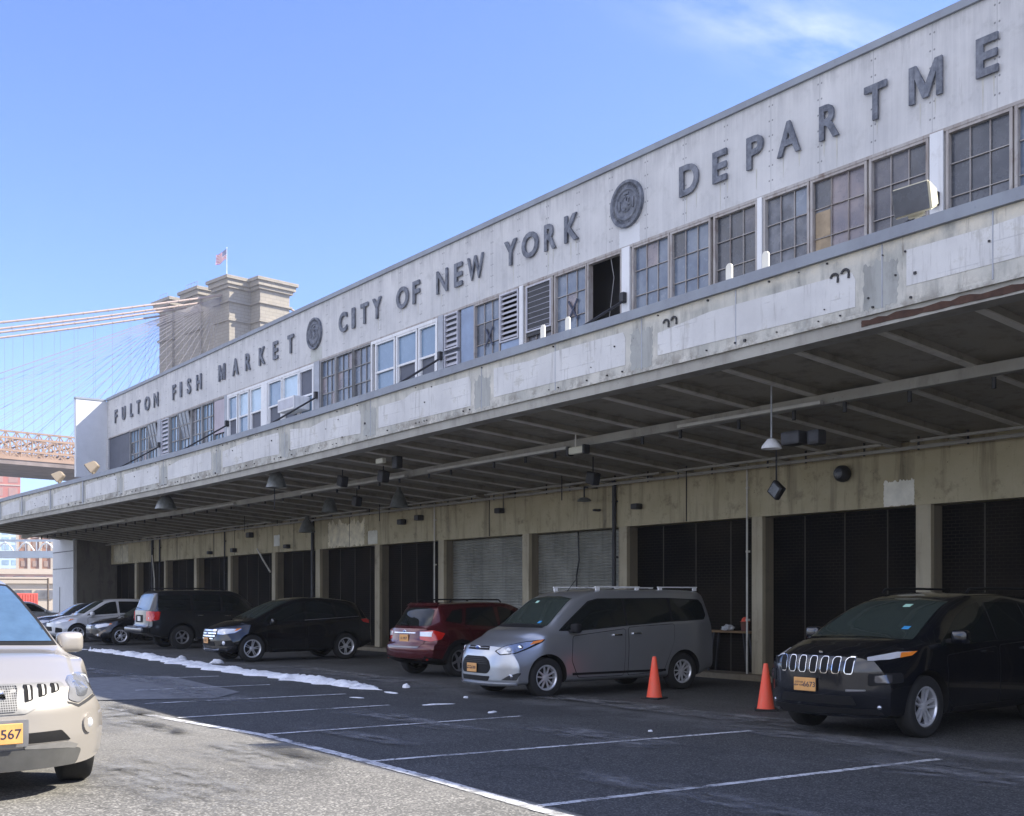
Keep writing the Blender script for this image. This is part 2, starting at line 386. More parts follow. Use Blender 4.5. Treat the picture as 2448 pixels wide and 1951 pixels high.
def shutter_link():
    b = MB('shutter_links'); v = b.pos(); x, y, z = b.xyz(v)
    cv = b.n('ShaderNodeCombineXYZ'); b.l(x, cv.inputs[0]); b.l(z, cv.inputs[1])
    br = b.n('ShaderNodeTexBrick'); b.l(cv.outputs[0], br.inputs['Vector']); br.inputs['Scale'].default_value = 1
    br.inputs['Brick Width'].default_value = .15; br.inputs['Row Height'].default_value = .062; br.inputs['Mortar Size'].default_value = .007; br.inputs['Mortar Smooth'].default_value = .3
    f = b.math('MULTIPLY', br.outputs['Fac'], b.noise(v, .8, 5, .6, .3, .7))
    c = b.mix(f, b.mix(b.noise(v, .5, 4, .5, .4, .6), (.003, .003, .0032), (.015, .012, .009)), (.032, .028, .022))  # near-black and brown blotches paint the unlit bay behind the links
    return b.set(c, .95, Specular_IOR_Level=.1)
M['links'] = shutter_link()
def rollup():
    b = MB('rolldown_metal'); v = b.pos(); x, y, z = b.xyz(v)
    c = b.mix(b.noise(v, 1.0, 7, .6, .35, .7), (.27, .27, .235), (.40, .395, .35))
    up = b.ramp(z, 1.0, 2.2, 1, 0)
    p = b.math('MULTIPLY', b.noise(v, 1.7, 6, .7, .47, .60), up); c = b.mix(b.math('MULTIPLY', p, .5), c, (.62, .62, .57))
    st = b.noise(b.mapv(v, (6, 6, .4)), 1, 6, .7, .5, .75); c = b.mix(b.math('MULTIPLY', st, .5), c, (.07, .07, .065))
    return b.set(c, .5, .3)
M['rollup'] = rollup()

# ------------------------------------------------------------------ ground
def sheet(x0, x1, y0, y1, z):
    bm = bmesh.new(); bm.faces.new([bm.verts.new(p) for p in ((x0, y0, z), (x1, y0, z), (x1, y1, z), (x0, y1, z))]); return bm
struct('ground', sheet(-3000, 3000, -3000, 3000, 0), M['ground'])
M['coarse'] = asphalt('coarse_asphalt', (.105, .102, .094), (.135, .131, .120), (.46, .44, .40), .70, .06, False, 58)
def coarse():
    bm = bmesh.new(); r = random.Random(8); a, b = [], []
    for i in range(80):
        y = -24+29.4*i/79; a.append(bm.verts.new((-10.75+.12*math.sin(y*1.1)+.1*math.sin(y*2.9)+r.uniform(-.02, .02)+.02*(y-3), y, .003))); b.append(bm.verts.new((28, y, .003)))
    for i in range(79): bm.faces.new((a[i], b[i], b[i+1], a[i+1]))
    return bm
struct('street_surface', coarse(), M['coarse'])
def lot():
    bm = bmesh.new(); rnd = random.Random(3); lo = []; n = 220
    for i in range(n+1):
        x = -60+90*i/n; lo.append(bm.verts.new((x, 5.68+.03*math.sin(x*1.3)+rnd.uniform(-.012, .012)+(.0 if x > -16 else -.012*(x+16)*-1*.6), .004)))
    hi = [bm.verts.new((v.co.x, 18.3, .004)) for v in lo]
    for i in range(n): bm.faces.new((lo[i], lo[i+1], hi[i+1], hi[i]))
    return bm
struct('parking_lot', lot(), M['lot'])
def strip(pts, w, z=.008, seed=1, jit=.006):
    """painted line along ground polyline"""
    bm = bmesh.new(); r = random.Random(seed); P = [Vector((p[0], p[1], 0)) for p in pts]; a, b = [], []
    for p, q in zip(P, P[1:]):
        d = (q-p); L = d.length; n = max(2, int(L/.06)); d.normalize(); s = Vector((-d.y, d.x, 0))
        for i in range(n+1):
            c = p+d*(L*i/n)
            a.append(bm.verts.new(c+s*(w/2+r.uniform(-jit, jit))+Vector((0, 0, z)))); b.append(bm.verts.new(c-s*(w/2+r.uniform(-jit, jit))+Vector((0, 0, z))))
    for i in range(len(a)-1): bm.faces.new((b[i], b[i+1], a[i+1], a[i]))
    return bm
struct('parking_line', strip([(-17.6, 5.30), (-15.4, 5.49), (-13.1, 5.76), (-11.0, 5.72), (-9.3, 5.66), (-7.18, 5.52), (-4, 5.4), (4, 5.3)], .13), M['line'])
for i, (a, b) in enumerate([((-4.4, 5.5), (-4.1, 10.6)), ((-7.35, 5.58), (-7.02, 10.6)), ((-10.34, 5.74), (-9.88, 10.9)), ((-13.1, 5.8), (-12.99, 9.6)), ((-15.62, 5.6), (-15.5, 8.9)), ((-17.95, 5.9), (-17.7, 9.3)), ((-20.6, 6.6), (-20.4, 9.1)), ((-23.4, 7.4), (-23.2, 9.2))]):
    struct('parking_line', strip([a, b], .095, .008+.0015*i, 20+i), M['line'])
def flat(name, x0, x1, y0, y1, z, m, rot=0):
    bm = sheet(-(x1-x0)/2, (x1-x0)/2, -(y1-y0)/2, (y1-y0)/2, 0); o = struct(name, bm, m); o.location = ((x0+x1)/2, (y0+y1)/2, z); o.rotation_euler = (0, 0, rot); return o
k = 0
for (x, y, sx, sy, m) in [(-19, 7.2, 4.5, 1.2, 'salt'), (-21.5, 7.6, 5, .8, 'salt'), (-26, 7.6, 8, .9, 'salt'), (-10.5, 8.9, 3, 1.0, 'salt'), (-8.2, 11.0, 5, 1.0, 'salt'), (-5.4, 9.9, 5, 1.3, 'salt'), (-13.5, 8.0, 4, .8, 'salt'),
                           (-11.4, 4.9, 3, 1.1, 'salt'), (-16.4, 5.0, 4, 1.0, 'salt'), (-10.4, 3.6, 4, 1.3, 'salt'), (-17, 4.0, 6, 1.8, 'salt'), (-11.3, 5.35, 1.8, .5, 'tar'), (-14.6, 5.0, 2.2, .35, 'tar'), (-17.0, 5.4, 2.4, .4, 'tar'), (-22, 11.6, 9, 1.2, 'salt'), (-12.2, 6.6, 2.6, .5, 'salt'), (-7.0, 6.9, 3.2, .6, 'salt'), (-12.5, 11.8, 8, 1.0, 'salt')]:
    flat('pavement_stain', x-sx/2, x+sx/2, y-sy/2, y+sy/2, .0205+.0007*k, M[m], random.Random(k).uniform(-.05, .05)); k += 1
# repaired pale patch of paving
bm = bmesh.new(); bm.faces.new([bm.verts.new(p) for p in ((-24.6, 6.0, .012), (-19.0, 5.5, .012), (-18.3, 7.2, .012), (-19.2, 8.0, .012), (-24.0, 8.4, .012))])
struct('pavement_patch', bm, plain('pale_paving', (.15, .15, .15), .9, var=.25, scale=6))

def snow():
    bm = bmesh.new(); rnd = random.Random(5)
    cl = [(-36.9, 10.35, .02), (-36.2, 10.38, .16), (-34.5, 10.5, .28), (-31.5, 10.45, .42), (-28, 10.3, .50), (-25, 10.15, .55), (-22.5, 10.2, .50), (-20.4, 10.25, .48), (-18.9, 10.25, .40), (-18.1, 10.22, .02)]
    n = 260; m = 14; rows = []
    from mathutils import noise as NZ
    for i in range(n+1):
        t = i/n*(len(cl)-1); j = min(int(t), len(cl)-2); f = t-j; f = f*f*(3-2*f)
        x = cl[j][0]*(1-(t-j))+cl[j+1][0]*(t-j); y = cl[j][1]*(1-f)+cl[j+1][1]*f; w = cl[j][2]*(1-f)+cl[j+1][2]*f
        w0 = .62*w*(1+.9*NZ.noise(Vector((x*1.7, 0, 3)))); w1 = .62*w*(1+1.1*NZ.noise(Vector((x*1.2, 5, 3))))
        te = min(1, (n-i)/14, i/8)**.5; w0 *= te; w1 *= te
        row = []
        for k2 in range(m+1):
            s = k2/m*2-1; yy = y+(w0 if s < 0 else w1)*s+.1*NZ.noise(Vector((x*3, 1, 9)))
            h = min(1, i/8, (n-i)/12)*(1-abs(s)**2.2)*(.045+.085*max(0, NZ.noise(Vector((x*1.1, yy*2, 0)))+.35)+.055*NZ.noise(Vector((x*5, yy*6, 4)))+.03*NZ.noise(Vector((x*14, yy*14, 4))))
            row.append(bm.verts.new((x, yy, .004+max(-.01, h)-(.012 if abs(s) > .99 else 0))))
        rows.append(row)
    for a, b in zip(rows, rows[1:]):
        for k2 in range(m): bm.faces.new((a[k2], a[k2+1], b[k2+1], b[k2]))
    o = obj('snow_bank', bm, M['snow'], smooth=60); o['kind'] = 'stuff'; tag(o, 'long low bank of old snow lying across the shaded lot', 'snow')
    def lump(name, x, y, sx, sy, h, sd, lab):
        b = bmesh.new(); bmesh.ops.create_icosphere(b, subdivisions=3, radius=1)
        for v in b.verts:
            q = v.co.copy(); f = 1+.35*NZ.noise(q*1.6+Vector((sd, 0, 0))); v.co = Vector((q.x*sx*f, q.y*sy*f, max(q.z, -.1)*h*f))
        o = obj(name, b, M['snow'], smooth=60); o.location = (x, y, .005); o.rotation_euler = (0, 0, sd); tag(o, lab, 'snow', 'scraps of snow left on the lot')
    for i, (x, y, sx, sy, h, lab) in enumerate([(-17.5, 10.1, .22, .06, .02, 'flat snow scrap just beyond the tip of the snow bank'), (-18.35, 10.9, .07, .05, .07, 'small round snow lump behind the tip of the snow bank'), (-15.2, 9.6, .28, .05, .015, 'thin flat snow scrap in front of the red car'),
                           (-13.7, 9.6, .11, .05, .02, 'small snow scrap in front of the silver van'), (-15.9, 10.6, .06, .04, .03, 'tiny snow crumb between the red car and the silver van'), (-17.0, 9.15, .15, .04, .012, 'faint flat snow sliver left of a parking line'), (-10.6, 9.85, .03, .03, .02, 'tiny snow crumb before the first traffic cone'),
                           (-5.6, 11.05, .08, .06, .06, 'white snow lump at the right edge of the lot'), (-5.1, 11.3, .35, .06, .012, 'thin snow streak at the far right edge of the lot'), (-36.8, 9.7, .9, .12, .03, 'snow patch beyond the beige car hood'), (-37.8, 10.1, .6, .1, .03, 'snow patch beside the white hatchback'), (-27.9, 11.0, .16, .12, .10, 'rounded snow clod behind the middle of the snow bank'), (-30.4, 11.0, .14, .1, .09, 'rounded snow clod near the black crossover bumper')]):
        lump('snow_scrap', x, y, sx, sy, h, i*.7, lab)
snow()

# ------------------------------------------------------------------ market building
YW = 17.7
XL, XR = -59.7, 34.0
BO = (-15, 17.7, 0)
B = thing('market_building', 'long two-storey market hall with weathered lettered wall, canopy and roll-down loading bays', 'building', BO)
def part(name, bm, m, parent=None, smooth=None, label=None):
    return obj(name, bm, m, parent or B, BO, smooth, label)
def sag(x):      # the old canopy edge is not quite straight
    return interp([(-62, .06), (-54, .06), (-45, -.02), (-37, -.09), (-30, -.12), (-24, -.10), (-18, -.04), (-12, .0), (-6, .07), (0, .08), (34, .08)], x)
bm = bbox(XL, XR, YW, 18.0, 9.78, 11.72); part('sign_wall', bm, M['wall'])
bm = bbox(XL, XR, YW-.06, 18.05, 11.722, 11.86); part('roof_coping', bm, M['coping'])
bm = bbox(XL, XR, YW+.02, 18.0, 5.2, 7.55); part('lower_wall', bm, M['paleplaster'])
bm = bmesh.new(); box(bm, XL, XR, 18.05, 44, 11.55, 11.70); box(bm, XL, XR, 43.7, 44, 0, 11.55); box(bm, XL-.02, XL+.25, 18.1, 43.7, 0, 11.55); box(bm, XR-.3, XR, 18.1, 43.7, 0, 11.55); part('rear_walls_and_roof', bm, M['concrete'])
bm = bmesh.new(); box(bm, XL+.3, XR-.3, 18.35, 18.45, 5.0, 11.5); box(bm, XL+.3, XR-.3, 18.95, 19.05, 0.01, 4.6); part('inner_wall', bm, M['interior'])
# lintel band and its pale panels
bm = bmesh.new(); box(bm, XL+.35, XR, YW, 18.1, 3.32, 4.45)
part('lintel', bm, M['lintel'])
bm = bmesh.new(); 
for x in (-57.2, -53.1, -49.5, -45.2, -43.0, -37.6, -33.4, -25.4, -17.9, -9.4, -5.4): part('lintel_joint', bbox(x-.014, x+.014, YW-.010, YW+.02, 3.33, 4.42), M['gapdark'])
def ragged(x0, x1, z0, z1, y, n=26, amp=.05, seed=1):
    r = random.Random(seed); pts = []
    for i in range(n): pts.append((x0+(x1-x0)*i/n, z0+r.uniform(-amp, amp)*.4))
    for i in range(n): pts.append((x1+r.uniform(-amp, amp)*.3, z0+(z1-z0)*i/n))
    for i in range(n): pts.append((x1-(x1-x0)*i/n, z1+r.uniform(-amp, amp)))
    for i in range(n): pts.append((x0+r.uniform(-amp, amp)*.3, z1-(z1-z0)*i/n))
    bm = bmesh.new(); prism(bm, pts, lambda a, b, d: (a, y+d, b), .03); return bm
part('bare_plaster_patch', ragged(-12.85, -12.22, 3.33, 3.78, YW-.008, amp=.03, seed=4), plain('bare_plaster', (.80, .77, .66), .9))
part('bare_plaster_patch', ragged(-34.9, -32.4, 3.36, 4.15, YW-.008, amp=.14, seed=8), plain('peeling_plaster', (.70, .64, .48), .9, var=.3))
part('bare_plaster_patch', ragged(-32.15, -31.55, 3.36, 3.78, YW-.008, amp=.02, seed=9), plain('bare_plaster_b', (.66, .65, .56), .9))
part('bare_plaster_patch', ragged(-39.3, -38.8, 3.55, 3.95, YW-.008, amp=.02, seed=10), plain('bare_plaster_c', (.70, .70, .64), .9))
part('bare_plaster_patch', ragged(-58.6, -56.3, 3.4, 4.25, YW-.008, amp=.06, seed=11), plain('bare_plaster_d', (.52, .48, .36), .9, var=.3))
# pillars with return faces
PX = [(-4.42, -4.12), (-8.3, -8.0), (-12.19, -11.89), (-16.03, -15.75), (-20.13, -19.85), (-23.91, -23.63), (-27.99, -27.70), (-31.73, -31.43), (-35.9, -35.56), (-39.5, -39.2), (-43.71, -43.45), (-47.45, -47.15), (-51.2, -51.0), (-55.35, -55.05)]
for i, (a, b) in enumerate(PX):
    bm = bbox(a, b, YW+.004, YW+.10, 0, 3.318); p = part('pillar', bm, M['pillar'])
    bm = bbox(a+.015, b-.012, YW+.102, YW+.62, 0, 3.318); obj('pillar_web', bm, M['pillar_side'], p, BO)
for x in (-16.4, 0, 16.4): pass
xs = sorted([(a, b) for a, b in PX])
for (a0, b0), (a1, b1) in zip([(XL, XL+.4)]+xs, xs+[(XR-.4, XR)]):
    x0, x1 = b0+.002, a1-.002
    if -27.8 < x0 < -20:
        bm = bmesh.new(); n = 44; ys = []
        vs = []
        for k2 in range(n*4+1):
            z = .02+3.28*k2/(n*4); y = YW+.32+.016*math.sin(k2*math.pi/2)
            vs.append((bm.verts.new((x0, y, z)), bm.verts.new((x1, y, z))))
        for p, q in zip(vs, vs[1:]): bm.faces.new((p[0], p[1], q[1], q[0]))
        part('rolldown_shutter', bm, M['rollup'], smooth=60, label='closed grey rolldown shutter with pale scuffed paint')
    else:
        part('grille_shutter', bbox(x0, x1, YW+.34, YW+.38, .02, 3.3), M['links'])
        if x1-x0 > 2.5:
            bm = bmesh.new()
            for t in (.23, .5, .77): box(bm, x0+(x1-x0)*t-.012, x0+(x1-x0)*t+.012, YW+.325, YW+.338, .02, 3.3)
            part('grille_guide', bm, plain('rusty_guide', (.05, .042, .03), .7))
bm = bmesh.new(); box(bm, XL+.4, XR, YW-.35, YW+.3, .006, .12); part('loading_kerb', bm, M['pillar_side'])
# end walls: low stub wall under the canopy and the sunlit wing above it
part('end_wall', bbox(-59.45, -59.06, 16.0, YW+.3, 0, 4.55), weathered('stained_end_wall', (.13, .12, .10), (.04, .036, .03), (.17, .155, .13), (3, .6), .9))
bm = bbox(-63.4, -59.47, 15.95, 24, 0, 4.9); part('end_block', bm, M['wingpaint'])
bm = bmesh.new(); box(bm, -63.3, -59.5, 15.93, 15.952, 3.98, 4.02); box(bm, -63.3, -59.5, 15.93, 15.952, 3.12, 3.15); box(bm, -62.0, -61.96, 15.93, 15.952, 0, 2.2); part('end_block_joint', bm, M['steel_dark'])
bm = bbox(-60.0, -59.71, 16.15, YW+.4, 7.75, 11.70); wg = part('wing_panel', bm, M['wingpaint'], label='smooth pale wing panel standing out from the far end of the sign wall, upper corner in sun')
obj('wing_cap', bbox(-60.03, -59.68, 16.12, YW-.07, 11.702, 11.80), M['coping'], wg, BO)
obj('wing_base_bracket', bbox(-59.95, -59.76, 16.4, 17.5, 7.2, 7.749), M['steel_dark'], wg, BO)

# ---- canopy
can = part('canopy_deck', bmesh.new(), M['soffit'])
def canopy_mesh(zf, y0, y1, x0=-62.0, x1=XR, n=60):
    """strip following the sag; zf(t,x) gives (zlow, zhigh) at t=0 (front) and 1 (back)"""
    bm = bmesh.new(); prev = None
    for i in range(n+1):
        x = x0+(x1-x0)*i/n; q = []
        for (y, t) in ((y0, 0), (y1, 1)):
            lo, hi = zf(t, x); q += [bm.verts.new((x, y, lo)), bm.verts.new((x, y, hi))]
        if prev:
            a, b = prev, q
            for f in ((0, 2, 3, 1),): pass
            bm.faces.new((a[0], b[0], b[1], a[1])); bm.faces.new((a[2], a[3], b[3], b[2])); bm.faces.new((a[1], b[1], b[3], a[3])); bm.faces.new((a[0], a[2], b[2], b[0]))
        else: bm.faces.new((q[0], q[1], q[3], q[2]))
        prev = q
    bm.faces.new((prev[0], prev[2], prev[3], prev[1])); bmesh.ops.recalc_face_normals(bm, faces=bm.faces); return bm
bpy.data.objects.remove(can)
lower = lambda t, x: 4.90+(4.36-4.90)*t
part('canopy_deck', canopy_mesh(lambda t, x: (5.005-.54*t+sag(x)*(1-t), 5.72-.9*t+sag(x)*(1-t)), 11.56, YW), M['soffit'])
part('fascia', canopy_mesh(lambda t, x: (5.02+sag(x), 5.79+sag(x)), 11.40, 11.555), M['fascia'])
part('gutter_edge', canopy_mesh(lambda t, x: (5.792+sag(x)+(.0 if t == 0 else .0), 5.93+sag(x)), 11.34, 11.62), M['coping'])
part('edge_beam', canopy_mesh(lambda t, x: (4.83+sag(x), 5.018+sag(x)), 11.415, 11.70), M['beam'])
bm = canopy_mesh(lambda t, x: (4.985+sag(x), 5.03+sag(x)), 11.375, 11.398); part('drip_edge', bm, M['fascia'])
# rust at the right-hand end of the edge beam
part('rust_patch', ragged(-8.6, -5.5, 4.92, 4.995, 11.405, n=26, amp=.016, seed=3), plain('rust', (.06, .03, .02), .9, var=.4, scale=9))
# white painted-out panels
for i, (a, b) in enumerate([(-57.6, -54.5), (-53.7, -50.6), (-49.5, -45.9), (-45.2, -41.6), (-40.9, -37.4), (-36.68, -33.38), (-32.63, -29.27), (-28.49, -25.02), (-24.41, -21.02), (-20.27, -16.94), (-16.22, -12.81), (-12.11, -8.68), (-7.97, -4.6), (-3.9, -.6), (.2, 3.5)]):
    r = random.Random(40+i); s = sag((a+b)/2); zb, zt = 5.17+r.uniform(-.03, .03)+s, 5.68+r.uniform(-.03, .04)+s
    if i == 11: zt = 5.60
    pts = [(a, zb), (a+.6, zb), (b-.9, zb+r.choice([0, .02])), (b, zb), (b, zt-.1), (b-.05, zt), (a+(b-a)*r.uniform(.3, .6), zt), (a+(b-a)*.3, zt-r.choice([0, .04, .09])), (a, zt-r.choice([0, .04, .1]))]
    bm = bmesh.new(); prism(bm, pts, lambda x, z, d: (x, 11.394+d, z), .02); part('painted_panel', bm, M['patch'])
PB = [(-57.6, -54.5), (-53.7, -50.6), (-49.5, -45.9), (-45.2, -41.6), (-40.9, -37.4), (-36.68, -33.38), (-32.63, -29.27), (-28.49, -25.02), (-24.41, -21.02), (-20.27, -16.94), (-16.22, -12.81), (-12.11, -8.68), (-7.97, -4.6)]
M['fband'] = weathered('fascia_grey_band', (.34, .35, .335), (.18, .18, .17), (.42, .425, .405), (5, .8), .7)
for i, ((_, a), (b, _2)) in enumerate(zip(PB, PB[1:])):
    part('stained_band', ragged(a+.12, b-.12, 5.06+sag(a), 5.60+sag(a), 11.397, n=16, amp=.06, seed=60+i), M['fband'])
bm = bmesh.new()
for x in (-58.0, -54.1, -50.1, -45.6, -41.25): box(bm, x-.05, x+.05, 11.372, 11.398, 5.0+sag(x), 5.79+sag(x))
for x in (-37.0, -33.0, -28.9, -24.7, -20.6, -16.6, -14.5, -12.45, -10.6, -8.3, -6.9):
    box(bm, x-.008, x+.008, 11.392, 11.402, 5.04+sag(x), 5.78+sag(x))
part('fascia_joint', bm, M['greymull'])
bm = bmesh.new(); r = random.Random(12)
for i in range(150):
    x = r.uniform(-50, -4); z = r.choice([5.07, 5.07, 5.75, r.uniform(5.1, 5.7)])+sag(x); s = r.uniform(.005, .012)
    if r.random() < .10: s *= 1.6
    box(bm, x-s, x+s, 11.375, 11.40, z-s, z+s)
part('bolt_holes', bm, M['steel_dark'])['kind'] = 'stuff'
for x, z in ((-11.93, 5.60), (-11.77, 5.61), (-8.98, 5.58), (-8.82, 5.60)):      # black hook-shaped remnants of painted figures
    bm = bmesh.new(); pts = [(x+.055*math.cos(a), z+.055*math.sin(a)) for a in [R(170-20*q) for q in range(10)]]+[(x+.05, z-.06)]
    for p, q in zip(pts, pts[1:]): bar(bm, (p[0], 11.385, p[1]), (q[0], 11.385, q[1]), .012, .028)
    part('painted_mark', bm, M['steel_dark'])
# joists and longitudinal beam
jx = -59.6
while jx < 12:
    bm = bmesh.new(); x = jx
    s = sag(x)
    v = []
    for (y, zl, zh) in ((11.702, 4.90+s, 5.008+s), (YW, 4.36, 4.468)):
        for dx in (-.05, .05): v += [bm.verts.new((x+dx, y, zl)), bm.verts.new((x+dx, y, zh))]
    for f in ((0, 2, 3, 1), (4, 5, 7, 6), (0, 1, 5, 4), (2, 6, 7, 3), (0, 4, 6, 2), (1, 3, 7, 5)): bm.faces.new([v[i] for i in f])
    bmesh.ops.recalc_face_normals(bm, faces=bm.faces); jt = part('canopy_joist', bm, M['soffit'])
    bm = bmesh.new(); v = []
    for (y, zl) in ((11.704, 4.878+s), (YW-.002, 4.338)):
        for dx in (-.06, .06): v += [bm.verts.new((x+dx, y, zl)), bm.verts.new((x+dx, y, zl+.02))]
    for f in ((0, 2, 3, 1), (4, 5, 7, 6), (0, 1, 5, 4), (2, 6, 7, 3), (0, 4, 6, 2), (1, 3, 7, 5)): bm.faces.new([v[i] for i in f])
    bmesh.ops.recalc_face_normals(bm, faces=bm.faces); obj('flange', bm, M['joist'], jt, BO)
    jx += 1.31 if x < -24.4 else 1.30
part('canopy_beam', canopy_mesh(lambda t, x: (4.55+sag(x)*.6, 4.70+sag(x)*.6), 13.74, 13.88, -60.6), M['beam'])
for x0, x1 in ((-58, -53.5), (-47, -43.8), (-36.6, -33.2), (-28.5, -23), (-22, -17.0), (-14, -11)): part('light_trunking', bbox(x0, x1, 13.62, 13.70, 4.555+sag(x0)*.6, 4.605+sag(x0)*.6), M['trunk'])
part('wall_conduit', bbox(-59.0, XR, 17.40, 17.46, 4.27, 4.33), M['beam'])
for x0, x1 in ((-52, -46), (-45, -38), (-36.8, -31), (-30.3, -25), (-24.6, -18), (-17.5, -12.4), (-11.8, -6), (-5, 4)): part('wall_conduit', bbox(x0, x1, 16.98, 17.04, 4.33, 4.375), M['beam'])
r = random.Random(4)
def hanger(p, q, rr):
    bm = bmesh.new(); tube(bm, p, q, rr, 6); part('pipe_hanger', bm, M['steel_dark'])
for i in range(45):
    x = -57+i*1.15+r.uniform(-.3, .3); hanger((x, 17.42, 4.25), (x, 17.42, 4.5), .02); hanger((x+.3, 13.8, 4.40), (x+.3, 13.8, 4.55), .03)
for (x, y) in ((-30, 16.9), (-24.2, 17.3), (-21, 16.7), (-17.6, 17.4), (-27.5, 12.4), (-38, 16)): hanger((x, y, 3.95), (x, y, 4.6), .014)
# vertical downpipes at the pillars
for x, w2 in ((-20.22, .05), (-36.0, .06), (-52.6, .06), (-51.6, .04), (-43.9, .03), (-16.1, .02), (-28.1, .02)):
    bm = bmesh.new(); tube(bm, (x, YW-.06, 0), (x, YW-.06, 4.4), w2, 10)
    for z in (1.2, 2.6, 3.9): box(bm, x-w2*1.5, x+w2*1.5, YW-.07, YW, z, z+.04)
    part('downpipe', bm, M['steel_dark'] if w2 > .025 else M['joist'])
bm = bmesh.new(); path(bm, [(-21.95, YW+.27, 3.3), (-21.9, YW+.26, 2.6), (-22.0, YW+.26, 2.2), (-21.97, YW+.26, 1.2)], .018); part('loose_cable', bm, M['steel_dark'])
bm = bmesh.new(); path(bm, [(-40.6, YW-.1, 3.5), (-40.0, YW-.15, 3.1), (-39.4, YW-.1, 2.6)], .03); path(bm, [(-52.2, YW-.2, 3.6), (-51.9, YW-.2, 2.5), (-52.0, YW-.15, 1.2)], .03); part('loose_pipe', bm, M['joist'])
# dark fittings left on the band
for x, z, s in ((-41.3, 4.05, .2), (-45.4, 3.5, .13), (-42.9, 3.52, .16), (-38, 3.5, .14), (-29.9, 3.95, .16), (-28.9, 4.02, .16), (-24.8, 3.98, .14), (-19.4, 3.75, .13), (-20.8, 3.75, .06)):
    bm = bmesh.new(); rbox(bm, (x, YW-.10, z), (s*1.6, .2, s), .03); part('old_fitting', bm, M['steel_dark'])

